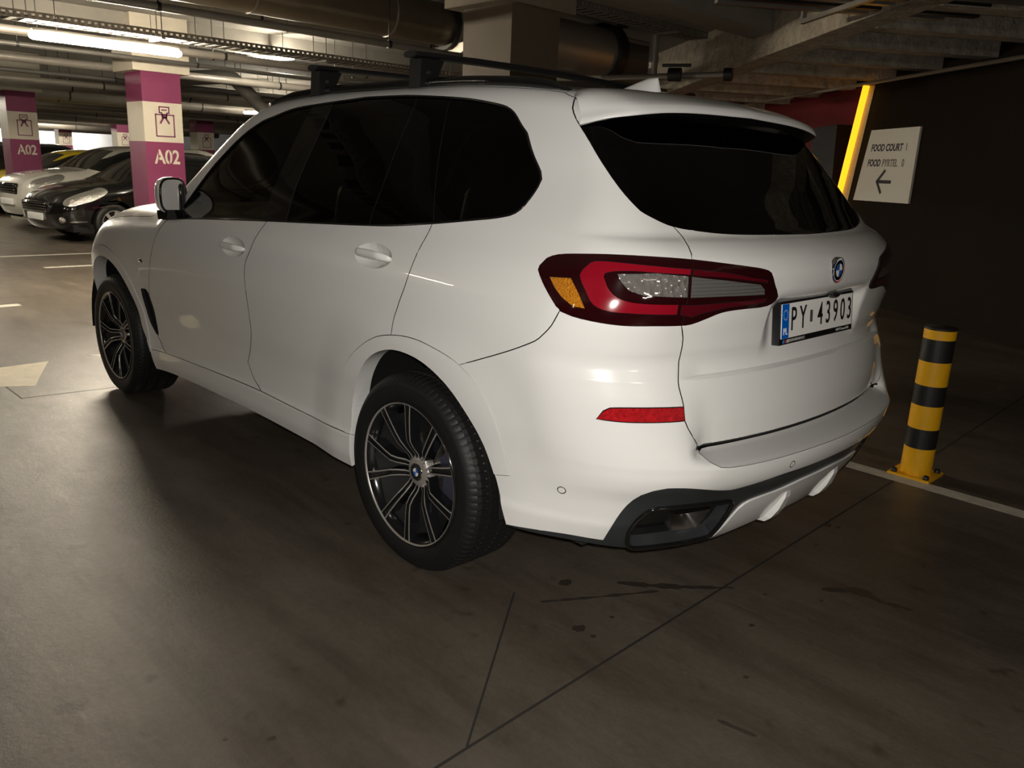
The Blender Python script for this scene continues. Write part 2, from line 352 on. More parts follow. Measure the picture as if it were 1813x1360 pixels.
# outlines of the body panels on the unrolled body: (distance round the body, height)
FEAT = {
 'dlo': [(2.322,1.146), (2.009,1.170), (1.341,1.209), (0.933,1.230), (0.649,1.245), (0.466,1.257), (0.249,1.281), (0.042,1.309), (-0.101,1.331), (-0.139,1.349), (-0.165,1.380), (-0.187,1.419), (-0.193,1.442), (-0.176,1.464), (-0.095,1.517), (0.035,1.606), (0.087,1.647), (0.132,1.668), (0.208,1.683), (0.339,1.700), (0.557,1.715), (0.718,1.722), (0.967,1.723), (1.039,1.719), (1.290,1.704), (1.501,1.687), (1.638,1.664), (1.756,1.635), (1.859,1.586), (1.956,1.518), (2.063,1.426), (2.122,1.344), (2.187,1.250), (2.260,1.178)],
 'bp1': [(1.359,1.696), (1.371,1.662), (1.390,1.502), (1.399,1.336), (1.388,1.225), (1.382,1.204)],
 'bp2': [(1.210,1.710), (1.201,1.685), (1.224,1.427), (1.197,1.238), (1.189,1.218)],
 'div': [(0.643,1.721), (0.624,1.686), (0.629,1.527), (0.619,1.386), (0.613,1.274), (0.607,1.248)],
 'cp': [(0.434,1.710), (0.398,1.592), (0.340,1.437), (0.251,1.279)],
 'door_mid': [(1.336,1.208), (1.389,1.138), (1.424,1.072), (1.460,1.017), (1.472,0.963), (1.469,0.873), (1.468,0.790), (1.473,0.704), (1.501,0.638), (1.554,0.544), (1.506,0.480), (1.413,0.427)],
 'door_rear': [(0.252,1.281), (0.255,1.248), (0.272,1.177), (0.296,1.073), (0.332,0.991), (0.352,0.944), (0.357,0.885)],
 'door_front': [(2.322,1.146), (2.368,1.128), (2.455,1.055), (2.522,0.972), (2.579,0.878), (2.645,0.749), (2.684,0.599), (2.625,0.480), (2.494,0.406)],
 'sill': [(2.717,0.391), (2.494,0.406), (1.922,0.425), (1.467,0.433), (1.123,0.427), (0.931,0.425), (0.754,0.430), (0.688,0.430)],
 'sillbot': [(2.670,0.278), (2.414,0.299), (1.592,0.317), (1.242,0.307), (0.958,0.295), (0.657,0.294)],
 'archo': [(0.692,0.430), (0.756,0.533), (0.743,0.610), (0.677,0.708), (0.587,0.788), (0.462,0.858), (0.352,0.887), (0.238,0.896), (0.132,0.885), (0.014,0.856), (-0.076,0.801), (-0.145,0.723), (-0.184,0.637), (-0.219,0.524), (-0.166,0.512)],
 'archi': [(0.663,0.293), (0.660,0.457), (0.651,0.559), (0.605,0.658), (0.540,0.743), (0.469,0.796), (0.377,0.830), (0.283,0.838), (0.173,0.821), (0.063,0.771), (-0.028,0.695), (-0.097,0.614), (-0.143,0.536), (-0.185,0.447), (-0.216,0.362)],
 'vent': [(2.764,0.729), (2.698,0.734), (2.668,0.716), (2.644,0.643), (2.632,0.562), (2.618,0.485), (2.645,0.490), (2.713,0.556), (2.750,0.654)],
 'quarter_bumper': [(-0.004,0.852), (-0.059,0.872), (-0.206,0.934), (-0.295,0.984), (-0.316,1.006), (-0.339,1.039), (-0.359,1.087)],
 'tg_side1': [(-0.295,1.717), (-0.292,1.684), (-0.294,1.664), (-0.324,1.634), (-0.358,1.609)],
 'tg_side2': [(-0.673,1.326), (-0.688,1.299), (-0.678,1.275), (-0.674,1.255), (-0.668,1.238)],
 'tg_side3': [(-0.640,1.062), (-0.656,1.017), (-0.660,0.968), (-0.659,0.920), (-0.653,0.886), (-0.657,0.855), (-0.663,0.819), (-0.666,0.773), (-0.685,0.730), (-0.722,0.669)],
 'tg_bot': [(-0.722,0.669), (-0.817,0.669), (-0.965,0.670), (-1.222,0.672), (-1.425,0.676), (-1.651,0.694)],
 'tg_crease': [(-0.657,0.907), (-0.733,0.904), (-0.853,0.905), (-1.020,0.903), (-1.304,0.894), (-1.569,0.892)],
 'rg': [(-0.358,1.609), (-0.410,1.565), (-0.476,1.488), (-0.534,1.411), (-0.573,1.368), (-0.586,1.360), (-0.637,1.337), (-0.673,1.326), (-0.752,1.315), (-0.856,1.306), (-0.984,1.302), (-1.310,1.298), (-1.618,1.295)],
 'rg_top': [(-0.358,1.609), (-0.475,1.628), (-0.685,1.651), (-0.930,1.669), (-1.089,1.678), (-1.333,1.687), (-1.556,1.692)],
 'light': [(-0.285,1.186), (-0.288,1.199), (-0.307,1.221), (-0.341,1.235), (-0.405,1.244), (-0.479,1.249), (-0.569,1.248), (-0.668,1.241), (-0.763,1.229), (-0.851,1.216), (-0.905,1.206), (-0.917,1.199), (-0.937,1.168), (-0.970,1.126), (-0.966,1.111), (-0.930,1.096), (-0.822,1.094), (-0.760,1.089), (-0.708,1.072), (-0.670,1.060), (-0.640,1.058), (-0.570,1.060), (-0.496,1.060), (-0.431,1.067), (-0.387,1.075), (-0.360,1.084), (-0.338,1.110), (-0.311,1.146), (-0.292,1.174)],
 'amber': [(-0.325,1.172), (-0.381,1.177), (-0.400,1.141), (-0.417,1.099), (-0.390,1.101), (-0.361,1.123), (-0.341,1.146)],
 'red': [(-0.435,1.227), (-0.513,1.227), (-0.657,1.215), (-0.653,1.201), (-0.568,1.206), (-0.512,1.208), (-0.457,1.198), (-0.459,1.178), (-0.468,1.155), (-0.486,1.135), (-0.520,1.124), (-0.624,1.119), (-0.623,1.091), (-0.521,1.094), (-0.467,1.097), (-0.435,1.111), (-0.416,1.148), (-0.402,1.189), (-0.417,1.213)],
 'clear_out': [(-0.484,1.199), (-0.568,1.205), (-0.648,1.197), (-0.648,1.138), (-0.584,1.141), (-0.540,1.144), (-0.509,1.156), (-0.492,1.178)],
 'red_in': [(-0.663,1.215), (-0.755,1.204), (-0.897,1.178), (-0.900,1.170), (-0.754,1.191), (-0.659,1.199)],
 'red_in2': [(-0.633,1.118), (-0.661,1.116), (-0.763,1.118), (-0.915,1.122), (-0.906,1.110), (-0.766,1.103), (-0.695,1.091), (-0.664,1.081), (-0.632,1.090)],
 'clear_in': [(-0.657,1.196), (-0.754,1.184), (-0.871,1.166), (-0.893,1.150), (-0.898,1.134), (-0.759,1.137), (-0.656,1.137)],
 'light_gap': [(-0.669,1.240), (-0.655,1.197), (-0.649,1.149), (-0.645,1.104), (-0.642,1.056)],
 'reflector': [(-0.459,0.779), (-0.473,0.805), (-0.487,0.815), (-0.568,0.819), (-0.662,0.816), (-0.666,0.775), (-0.587,0.776), (-0.513,0.776)],
 'insert_top': [(-0.509,0.368), (-0.526,0.434), (-0.551,0.507), (-0.574,0.549), (-0.597,0.567), (-0.625,0.577), (-0.681,0.573), (-0.796,0.542), (-0.836,0.545), (-0.971,0.559), (-1.112,0.561), (-1.281,0.566)],
 'diff_top': [(-0.879,0.299), (-0.873,0.385), (-0.882,0.442), (-0.915,0.464), (-1.061,0.474), (-1.209,0.485), (-1.411,0.483)],
 'diff_bot': [(-0.879,0.299), (-0.978,0.324), (-1.099,0.342), (-1.280,0.345), (-1.452,0.346)],
 'exh': [(-0.570,0.403), (-0.587,0.457), (-0.622,0.493), (-0.816,0.488), (-0.839,0.475), (-0.843,0.453), (-0.853,0.342), (-0.853,0.320), (-0.671,0.328), (-0.597,0.331), (-0.577,0.349)],
 'pipe': [(-0.677,0.448), (-0.797,0.445), (-0.789,0.364), (-0.693,0.374)],
 'lip': [(-0.216,0.358), (-0.404,0.376), (-0.514,0.368)],
}
# ------------------------------------------------------------------ white car: panels cut out of the unrolled body surface
M_PAINT = mat('white_car_paint', (.86, .86, .845), .30, coat=1.0, coat_r=.02)
M_GLOSSBLK = mat('gloss_black_trim', (.008, .008, .008), .08, coat=.5)
M_PLASTIC = mat('black_plastic', (.008, .008, .0085), .38, bump=.05, bscale=500)
M_INSERT = mat('charcoal_bumper_insert', (.030, .034, .035), .28)
M_DARK = mat('dark_void', (.006, .006, .006), .8)
M_CABIN = mat('cabin_trim', (.018, .017, .016), .6)
M_RUBBER = mat('tyre_rubber', (.008, .008, .008), .55, bump=.08, bscale=180)
M_RIMBLK = mat('gloss_black_rim', (.010, .010, .011), .15, coat=.6)
M_MACH = mat('machined_aluminium', (.50, .475, .44), .34, metal=.55)
M_STEEL = mat('brushed_steel', (.42, .40, .38), .30, metal=1.0)
M_MIRROR = mat('mirror_glass', (.80, .79, .76), .25, metal=.30)  # pale, mostly diffuse base stands in for a bright reflection
M_CHROME = mat('chrome', (.85, .85, .85), .06, metal=1.0)
M_PRIV = glass('privacy_glass', (.035, .034, .030))
M_CLEAR = glass('clear_car_glass', (.84, .86, .80))
M_LENSDARK = mat('smoked_red_lens', (.020, .002, .003), .06, coat=1.0)
M_RED = mat('red_light_guide', (.27, .004, .015), .12, coat=1.0)
M_REDDARK = mat('deep_red_lens', (.085, .003, .008), .10, coat=1.0)
M_AMBER = mat('amber_reflector', (1.0, .30, .01), .5, coat=.6, bump=.9, bscale=220, var=.35, vscale=160)
M_REFLRED = mat('red_reflector', (.62, .010, .016), .2, coat=.8, bump=.7, bscale=260, var=.45, vscale=90)
def lens_mat(name, col, sc):
    m = mat(name, col, .10, metal=.55, coat=.8); nt = m.node_tree; b = nt.nodes['Principled BSDF']
    tc = nt.nodes.new('ShaderNodeTexCoord'); v = nt.nodes.new('ShaderNodeTexVoronoi'); v.inputs['Scale'].default_value = sc
    bp = nt.nodes.new('ShaderNodeBump'); bp.inputs['Strength'].default_value = .8; bp.inputs['Distance'].default_value = .01
    nt.links.new(tc.outputs['Object'], v.inputs['Vector']); nt.links.new(v.outputs['Distance'], bp.inputs['Height']); nt.links.new(bp.outputs['Normal'], b.inputs['Normal'])
    return m
M_CLEARLENS = lens_mat('clear_faceted_lens', (.34, .32, .30), 55)
M_CLEARIN = mat('clear_ribbed_lens', (.22, .21, .20), .15, metal=.4, coat=.9)
def rib_it(m, sc):
    nt = m.node_tree; b = nt.nodes['Principled BSDF']; tc = nt.nodes.new('ShaderNodeTexCoord'); w = nt.nodes.new('ShaderNodeTexWave'); w.bands_direction = 'Z'; w.inputs['Scale'].default_value = sc
    bp = nt.nodes.new('ShaderNodeBump'); bp.inputs['Strength'].default_value = .9; bp.inputs['Distance'].default_value = .004
    nt.links.new(tc.outputs['Object'], w.inputs['Vector']); nt.links.new(w.outputs['Fac'], bp.inputs['Height']); nt.links.new(bp.outputs[0], b.inputs['Normal'])
rib_it(M_CLEARIN, 30)
def cdt_components(domain, curves, grid):
    V = []; E = []
    def put(poly, closed):
        k = len(V); V.extend(poly)
        E.extend((k+i, k+i+1) for i in range(len(poly)-1))
        if closed: E.append((k+len(poly)-1, k))
    put(domain, True)
    for c, closed in curves: put(c, closed)
    con = np.array(V); cell = {}
    h = .012
    for q in con: cell.setdefault((int(q[0]//h), int(q[1]//h)), []).append(q)
    for q in grid:
        a, b = int(q[0]//h), int(q[1]//h); ok = True
        for i in (-1, 0, 1):
            for j in (-1, 0, 1):
                for w in cell.get((a+i, b+j), ()):
                    if (w[0]-q[0])**2 + (w[1]-q[1])**2 < .0055**2: ok = False
        if ok: V.append(tuple(q))
    ov, oe, of, _, oeo, _ = delaunay_2d_cdt([Vector(q) for q in V], E, [], 0, 1e-5)
    ov = np.array([tuple(q) for q in ov])
    block = set()
    for e, src in zip(oe, oeo):
        if len(src): block.add((min(e), max(e)))
    em = {}
    for fi, f in enumerate(of):
        for i in range(3):
            a, b = f[i], f[(i+1) % 3]; em.setdefault((min(a, b), max(a, b)), []).append(fi)
    comp = [-1] * len(of); comps = []
    dom = domain
    for s in range(len(of)):
        if comp[s] >= 0: continue
        st = [s]; comp[s] = len(comps); cur = []
        while st:
            f = st.pop(); cur.append(f)
            for i in range(3):
                a, b = of[f][i], of[f][(i+1) % 3]; k = (min(a, b), max(a, b))
                if k in block: continue
                for g in em[k]:
                    if comp[g] < 0: comp[g] = len(comps); st.append(g)
        comps.append(cur)
    out = []
    for cur in comps:
        tris = [of[f] for f in cur]
        ar = [abs(np.cross(ov[t[1]]-ov[t[0]], ov[t[2]]-ov[t[0]])) / 2 for t in tris]
        k = int(np.argmax(ar)); c = ov[list(tris[k])].mean(0)
        if inside(dom, c): out.append(dict(tris=tris, area=sum(ar), rep=c))
    return ov, out
class Unrolled:
    def __init__(s, domain, curves, grid, mapf):
        s.ov, s.comps = cdt_components(domain, curves, grid); s.mapf = mapf
        s.P = mapf(s.ov); s.N = grad(s.P)
    def take(s, test, n=None):
        got = [c for c in s.comps if not c.get('used') and test(c['rep'])]
        for c in got: c['used'] = True
        return got
    def at(s, q):
        for c in s.comps:
            if c.get('used'): continue
            for t in c['tris']:
                a, b, d = s.ov[list(t)]
                if inside([a, b, d], q): c['used'] = True; return [c]
        print('no panel at', q); return []
    def mesh(s, name, comps, mats, off=0., gap=.002, depth=.022, both=False, mirror=False, geo=False):
        nt_ = 0
        tris = [t for c in comps for t in c['tris']]
        idx = sorted({i for t in tris for i in t}); mp = {g: k for k, g in enumerate(idx)}
        P = s.P[idx].copy(); N = s.N[idx]
        o = off(s.ov[idx]) if callable(off) else off
        P = P + N * (o[:, None] if np.ndim(o) else o)
        T = []
        for t in tris:
            a, b, c = (mp[i] for i in t)
            n = np.cross(P[b]-P[a], P[c]-P[a])
            if n @ (N[a]+N[b]+N[c]) < 0: b, c = c, b
            T.append((a, b, c))
        cnt = {}
        for t in T:
            for i in range(3): cnt.setdefault((min(t[i], t[(i+1)%3]), max(t[i], t[(i+1)%3])), []).append((t[i], t[(i+1)%3]))
        B = [v[0] for v in cnt.values() if len(v) == 1]
        B = [(a, b) for a, b in B if not (abs(P[a][1]) < 1e-3 and abs(P[b][1]) < 1e-3)]
        sh = np.zeros_like(P); c2 = np.zeros(len(P))
        for a, b in B:
            d = P[b]-P[a]; L = np.linalg.norm(d)
            if L < 1e-7: continue
            n = np.cross(N[a]+N[b], d); n /= max(np.linalg.norm(n), 1e-9)
            sh[a] += n; sh[b] += n; c2[a] += 1; c2[b] += 1
        ok = c2 > 0; ln = np.linalg.norm(sh, axis=1)
        sh[ok] = sh[ok] / np.maximum(ln[ok], .5)[:, None] * gap
        mid = np.abs(P[:, 1]) < 1e-3
        P = P + sh; P[mid, 1] = 0
        verts = list(map(tuple, P)); faces = list(T); nrm = [N[i] for t in T for i in t]; nt_ = len(T)
        if depth:
            for a, b in B:
                k = len(verts); na, nb = N[a], N[b]
                verts += [tuple(P[a]), tuple(P[b]), tuple(P[b]-nb*depth), tuple(P[a]-na*depth)]
                faces.append((k+1, k, k+3, k+2))
                d = P[b]-P[a]; n = np.cross(d, N[a]); n /= max(np.linalg.norm(n), 1e-9)
                nrm += [n] * 4
        def flip(vs, fs, ns):
            out_n = []; i = 0
            for f in fs: out_n += ns[i:i+len(f)][::-1]; i += len(f)
            return [(x, -y, z) for x, y, z in vs], [f[::-1] for f in fs], [np.array((n[0], -n[1], n[2])) for n in out_n]
        if both:
            v2, f2, n2 = flip(verts, faces, nrm); k = len(verts)
            verts += v2; faces += [tuple(i+k for i in f) for f in f2]; nrm += n2
        elif mirror: verts, faces, nrm = flip(verts, faces, nrm)
        me = bpy.data.meshes.new(name); me.from_pydata(verts, [], faces); me.materials.append(mats); me.materials.append(M_DARK if 0 < depth < .035 else mats)  # shallow skirts coloured dark: shade deep in the gaps painted in, with the seal
        h_ = len(faces) // 2 if both else len(faces); mi_ = [0] * nt_ + [1] * (h_ - nt_)
        me.polygons.foreach_set('material_index', mi_ * 2 if both else mi_)
        me.polygons.foreach_set('use_smooth', [True] * len(faces)); me.update()
        if not geo: me.normals_split_custom_set([tuple(n) for n in nrm])
        return me
    def part(s, name, comps, mats, parent, sides=2, **kw):
        """sides 2: a left and a right part; 1: one part across the middle"""
        if not comps: print('empty', name); return []
        if sides == 1: return [link(name, s.mesh(name, comps, mats, both=True, **kw), parent)]
        return [link(name, s.mesh(name, comps, mats, mirror=m, **kw), parent) for m in (False, True)]
# domain of the side and the back
uu = np.unique(np.concatenate([np.linspace(U_MID, 0, 70), np.linspace(0, US, 90), np.linspace(US, U_END, 40)]))
vt = np.full(len(uu), np.nan)
start = np.where(uu < -.2, 1.62, np.where(uu > 2.6, .70, .95))
for v in np.arange(.70, 1.86, .003):
    P_ = pt(uu, np.full(len(uu), v)); nz = grad(P_)[:, 2]
    ny = np.abs(grad(P_)[:, 1]); hit_ = np.isnan(vt) & (v > start) & np.where((uu > 1.55) & (uu < 2.55), (ny < .18) & (nz > .4), np.where(uu < -.2, nz > .84, np.where(uu < 1.56, nz > .88, nz > .70))); vt[hit_] = v
vt = np.convolve(np.r_[vt[0], vt[0], vt, vt[-1], vt[-1]], np.ones(5) / 5, 'valid')
f_vt = pchip(uu, vt)
bot = tab((U_MID-.1,.345),(-1.1,.342),(-.978,.324),(-.879,.298),(-.68,.314),(-.581,.328),(-.406,.350),(-.226,.351),(0,.33),(.3,.30),(.66,.294),(1.5,.312),(2.41,.299),(2.68,.279),(3.2,.25),(U_END+.1,.25))
dom = [(u, float(bot(u))) for u in np.arange(U_MID, U_END, .02)] + [(U_END, float(bot(U_END)))]
dom += [(u, float(f_vt(u))) for u in np.linspace(U_END, U_MID, 330)]
A_ = FEAT
curves = []
def poly(name, pts, corners=(), step=.02):
    q = spline(pts, step, corners, closed=True); POLY[name] = q; curves.append((q, True))
def line(pts, corners=(), step=.02, ext=.012):
    q = [np.array(a, float) for a in spline(pts, step, corners)]
    e0 = q[0] - q[1]; e1 = q[-1] - q[-2]
    q = [q[0] + e0 / np.linalg.norm(e0) * ext] + q + [q[-1] + e1 / np.linalg.norm(e1) * ext]
    curves.append(([tuple(a) for a in q], False))
POLY = {}
DL = [(a, b - (.006 if 1.55 < a < 2.30 and b > 1.17 else .0)) for a, b in A_['dlo']]
poly('dlo', DL, (0,))
for k in ('bp1', 'bp2', 'div', 'cp'): line(A_[k])
line(A_['door_mid'] + [(1.40, .40)], (9,)); line(A_['door_rear']); line(A_['door_front'])
line([(2.76, .388)] + A_['sill'])
line([(2.322, 1.146), (2.42, 1.22), (2.47, 1.33)])
op = [(.663, .10)] + A_['archi'] + [(-.225, .10)]
poly('opening_r', op, (0, 1, len(op)-2, len(op)-1))
def arc(r, t0, t1, n): return [(WB - XC + r * math.cos(math.radians(t)), HZ + r * math.sin(math.radians(t))) for t in np.linspace(t0, t1, n)]
opf = [(WB-XC+.49, .1), (WB-XC+.49, .372)] + arc(.487, 12, 165, 16) + [(2.735, .43), (2.700, .372), (2.682, .279), (2.68, .1)]
poly('opening_f', opf, (0, 1, len(opf)-2, len(opf)-1))
poly('arch_r', A_['archo'], (0, len(A_['archo'])-2, len(A_['archo'])-1))
poly('arch_f', [(WB-XC+.555, .30)] + arc(.552, 6, 168, 16) + [(2.69, .398), (2.75, .30)], (0, 17, 18))
poly('vent', A_['vent'], (0, 2, 5))
line([(.012, .845)] + A_['quarter_bumper'][1:] + [(-.37, 1.10)])
line([(-.300, 1.80)] + A_['tg_side1'][0:]); line(A_['tg_side2']); line(A_['tg_side3'])
line([(u, .680) for u in (-.700, -.80, -.95, -1.15, -1.36)])
LFT = [q for q in A_['rg'] if q[0] > -1.32]; RT = [q for q in A_['rg_top'] if q[0] > -1.3]
rgp = LFT + [(-1.40, 1.297), (-1.40, 1.674)] + RT[:0:-1]
poly('rear_glass', rgp, (0, len(LFT), len(LFT)+1))
poly('light', A_['light'], (13,))
line(A_['light_gap'])
for k in ('amber', 'red', 'clear_out', 'red_in', 'red_in2', 'clear_in'): poly(k, A_[k], tuple(range(len(A_[k]))) if k != 'red' else (2, 3, 11, 12), .012)
poly('reflector', A_['reflector'], (0, 4, 5))
IT = [q for q in A_['insert_top'] if q[0] > -1.13]; DT = [q for q in A_['diff_top'] if q[0] > -1.25]
ins = [(-.19, .2), (-.205, .357), (-.404, .374)] + IT + [(-1.40, .563), (-1.40, .485)] + DT[::-1] + [(-.872, .2)]
poly('insert', ins, (0, 1, 3, len(IT)+2, len(IT)+3, len(IT)+4, len(ins)-2, len(ins)-1))
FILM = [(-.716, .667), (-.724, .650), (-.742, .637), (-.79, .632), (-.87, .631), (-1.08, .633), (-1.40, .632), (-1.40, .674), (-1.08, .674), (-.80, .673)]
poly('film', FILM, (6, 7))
poly('exhaust', A_['exh'], (), .012)
poly('pipe', A_['pipe'], (0, 1, 2, 3), .012)
def oval(cu, cv, a, b, n=40, p=2.): return [(cu + a*math.copysign(abs(math.cos(t))**(2/p), math.cos(t)), cv + b*math.copysign(abs(math.sin(t))**(2/p), math.sin(t))) for t in np.linspace(0, 2*math.pi, n, endpoint=False)]
HAND = [(1.585, 1.077), (.515, 1.147)]
for i, (a, b) in enumerate(HAND): POLY['cup%d' % i] = q = oval(a, b, .112, .042); curves.append((q, True))
SENS = [(-.388, .526), (-1.013, .593)]
for i, (a, b) in enumerate(SENS): POLY['sensor%d' % i] = q = oval(a, b, .011, .011, 16); curves.append((q, True))
vg = list(np.arange(.26, 1.80, .022)) + list(np.arange(.615, .70, .006)) + [.676, .684, .688, .692, .880, .886, .890, .894, .898, .904] + list(np.arange(1.09, 1.16, .008)) + list(np.arange(1.25, 1.32, .010)) + list(np.arange(1.63, 1.765, .005))
grid = []
for v in sorted(set(np.round(vg, 4))):
    for u in np.arange(U_MID, U_END, .024):
        fine = round((v - .26) / .022, 3) % 1 < .01
        if not fine and u > .1 and not v > 1.715: continue
        if u == U_MID and False: continue
        if v < float(bot(u)) + .006 or v > 1.83: continue
        grid.append((float(u), float(v)))
tv = f_vt(np.array([q[0] for q in grid])); grid = [q for q, t in zip(grid, tv) if q[1] < t - .006]
BODY = Unrolled(dom, curves, grid, lambda q: pt(q[:, 0], q[:, 1]))
car = empty('white_suv', (0, 0, 0), 0, 'white suv with dark tinted windows and black roof bars, parked beside the striped bollard', 'car')
inp = lambda k: (lambda c: inside(POLY[k], c))
BODY.take(inp('opening_r')); BODY.take(inp('opening_f'))
def first(l): return l[0] if l else car
# tail light of the body corner and of the tailgate, with its inner pieces
pieces = {k: BODY.take(inp(k)) for k in ('amber', 'red', 'clear_out', 'red_in', 'red_in2', 'clear_in')}
lc = BODY.take(inp('light'))
outer = [c for c in lc if c['rep'][0] > -.66]; inner = [c for c in lc if c['rep'][0] <= -.66]
TLo = BODY.part('tail_light', outer, M_LENSDARK, car, off=.005, gap=.0012, depth=.03)
TLi = BODY.part('tailgate_light', inner, M_LENSDARK, car, off=.005, gap=.0012, depth=.03)
for nm, k, m, par in (('turn_reflector', 'amber', M_AMBER, TLo), ('light_guide', 'red', M_RED, TLo), ('reversing_lens', 'clear_out', M_CLEARLENS, TLo),
                      ('light_guide', 'red_in', M_REDDARK, TLi), ('light_guide', 'red_in2', M_REDDARK, TLi), ('reversing_lens', 'clear_in', M_CLEARIN, TLi)):
    for j, mi in enumerate((False, True)):
        link(nm, BODY.mesh(nm, pieces[k], m, off=.0045, gap=.0004, depth=.006, mirror=mi), par[j] if par else car)
BODY.part('rear_reflector', BODY.take(inp('reflector')), M_REFLRED, car, off=.001, gap=.0015)
BODY.take(inp('pipe'))
ex = BODY.take(inp('exhaust'))
BODY.part('exhaust_recess', ex, M_GLOSSBLK, car, off=-.05, gap=.0, depth=0)
BODY.part('lower_bumper_insert', BODY.take(inp('insert')), M_INSERT, car, sides=1, off=-.006, gap=.001, depth=.05)
BODY.part('rear_window', BODY.take(inp('rear_glass')), M_PRIV, car, sides=1, off=-.004, gap=.0015, depth=.008)
VENT = BODY.part('fender_vent', BODY.take(inp('vent')), M_PLASTIC, car, off=-.018, gap=.0, depth=0)
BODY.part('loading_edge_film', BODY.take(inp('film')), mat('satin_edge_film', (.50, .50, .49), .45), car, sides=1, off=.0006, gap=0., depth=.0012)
sens = [BODY.take(inp('sensor0')), BODY.take(inp('sensor1'))]
for c in sens: BODY.part('parking_sensor', c, M_PAINT, car, off=.0, gap=.0012, depth=.01)
cups = [BODY.take(inp('cup0')), BODY.take(inp('cup1'))]
gl = BODY.take(inp('dlo'))
bnd = [1.385, 1.20, .62]
FRONTG = [c for c in gl if c['rep'][0] > 1.385]; BP = [c for c in gl if 1.21 < c['rep'][0] <= 1.385]
RESTG = [c for c in gl if c['rep'][0] <= 1.21]
BODY.part('front_side_window', FRONTG, M_CLEAR, car, off=-.005, gap=.0015, depth=.006)
BODY.part('door_pillar_trim', BP, M_GLOSSBLK, car, off=-.003, gap=.0012, depth=.012)
for nm, lo_, hi_ in (('rear_side_window', .60, 2), ('fixed_side_pane', .33, .60), ('quarter_window', -1, .33)):
    cs = [c for c in RESTG if lo_ < np.mean([BODY.ov[i][0] for t in c['tris'] for i in t]) <= hi_]
    BODY.part(nm, cs, M_PRIV, car, off=-.005, gap=.0015, depth=.006)
BODY.part('wheel_arch_trim', BODY.take(inp('arch_r')), M_PAINT, car, off=.003, gap=.0008, depth=.075)
BODY.part('wheel_arch_trim', BODY.take(inp('arch_f')), M_PAINT, car, off=.003, gap=.0008, depth=.075)
DIF = BODY.at((-1.2, .42)); SPO = BODY.at((-.36, 1.66)); TG = BODY.at((-1.2, .80)); BUM = BODY.at((-.45, .65)); SILL = BODY.at((1.5, .36))
FD = BODY.at((2.0, .8)); RD = BODY.at((.9, .8)); QP = BODY.at((-.1, 1.1)); FE = BODY.at((2.62, 1.0))
BODY.part('rear_diffuser', DIF, M_PAINT, car, sides=1, gap=.001, depth=.04)
BODY.part('tailgate_header', SPO, M_PAINT, car, sides=1, off=-.004, gap=.0015, depth=.01)
SP_LO = [(-.665, 0, 1.675), (-.655, .3, 1.669), (-.645, .45, 1.661), (-.625, .58, 1.646), (-.560, .660, 1.630), (-.49, .703, 1.610)]
SP_UP = [(-.655, 0, 1.702), (-.645, .3, 1.696), (-.634, .45, 1.688), (-.612, .57, 1.677), (-.548, .638, 1.668), (-.47, .682, 1.655)]
SP_RO = [(-.372, 0, 1.752), (-.372, .3, 1.747), (-.375, .45, 1.742), (-.378, .55, 1.735), (-.39, .605, 1.722), (-.415, .655, 1.695)]
SP_UN = [(-.585, 0, 1.668), (-.575, .3, 1.662), (-.565, .45, 1.654), (-.54, .56, 1.640), (-.51, .640, 1.625), (-.475, .685, 1.606)]
def curve3(pts, n=28):
    t = np.arange(len(pts)); a = np.array(pts); tt = np.linspace(0, len(pts)-1, n); return np.stack([pchip(t, a[:, k])(tt) for k in range(3)], -1)
rows_ = []
lo_, up_, ro_, un_ = (curve3(q) for q in (SP_LO, SP_UP, SP_RO, SP_UN))
for f_ in np.linspace(0, 1, 9): rows_.append(ro_*(1-f_) + up_*f_ + np.array([0, 0, .016])*4*f_*(1-f_))
rows_ += [up_ + np.array([-.004, 0, -.004]), lo_*.5 + up_*.5 + np.array([-.006, 0, 0]), lo_ + np.array([-.003, 0, .004]), lo_, un_]
full = [np.concatenate([(r*np.array([1, -1, 1]))[:0:-1], r]) for r in rows_]; n_ = len(full[0])
spo_ = MB().add([tuple(q) for r in full[:-1] for q in r], [(i*n_+j, i*n_+j+1, (i+1)*n_+j+1, (i+1)*n_+j) for i in range(len(full)-2) for j in range(n_-1)], 0, True).obj('roof_spoiler', M_PAINT, car)
MB().add([tuple(q) for r in full[-2:] for q in r], [(j, j+1, n_+j+1, n_+j) for j in range(n_-1)], 0, True).obj('spoiler_underside', M_PLASTIC, spo_)
BODY.part('tailgate', TG, M_PAINT, car, sides=1, gap=.0022)
BODY.part('rear_bumper', BUM, M_PAINT, car, sides=1, gap=.0018)
BODY.part('side_sill', SILL, M_PAINT, car, gap=.0016, depth=.06)
fdo = BODY.part('front_door', FD, M_PAINT, car, gap=.0022); rdo = BODY.part('rear_door', RD, M_PAINT, car, gap=.0022)
for c in BODY.comps:
    if not c.get('used') and c['rep'][1] > 1.2 and c['rep'][0] > -.5: c['used'] = True; QP.append(c)
BODY.part('quarter_panel', QP, M_PAINT, car, gap=.0018)
rest = [c for c in BODY.comps if not c.get('used') and c['rep'][0] > 2.5 and c['area'] > .002]
BODY.part('front_fender', FE + rest, M_PAINT, car, gap=.0018)
for c in BODY.comps:
    if not c.get('used') and c['area'] > 2e-5: print('unused', c['rep'], c['area'])
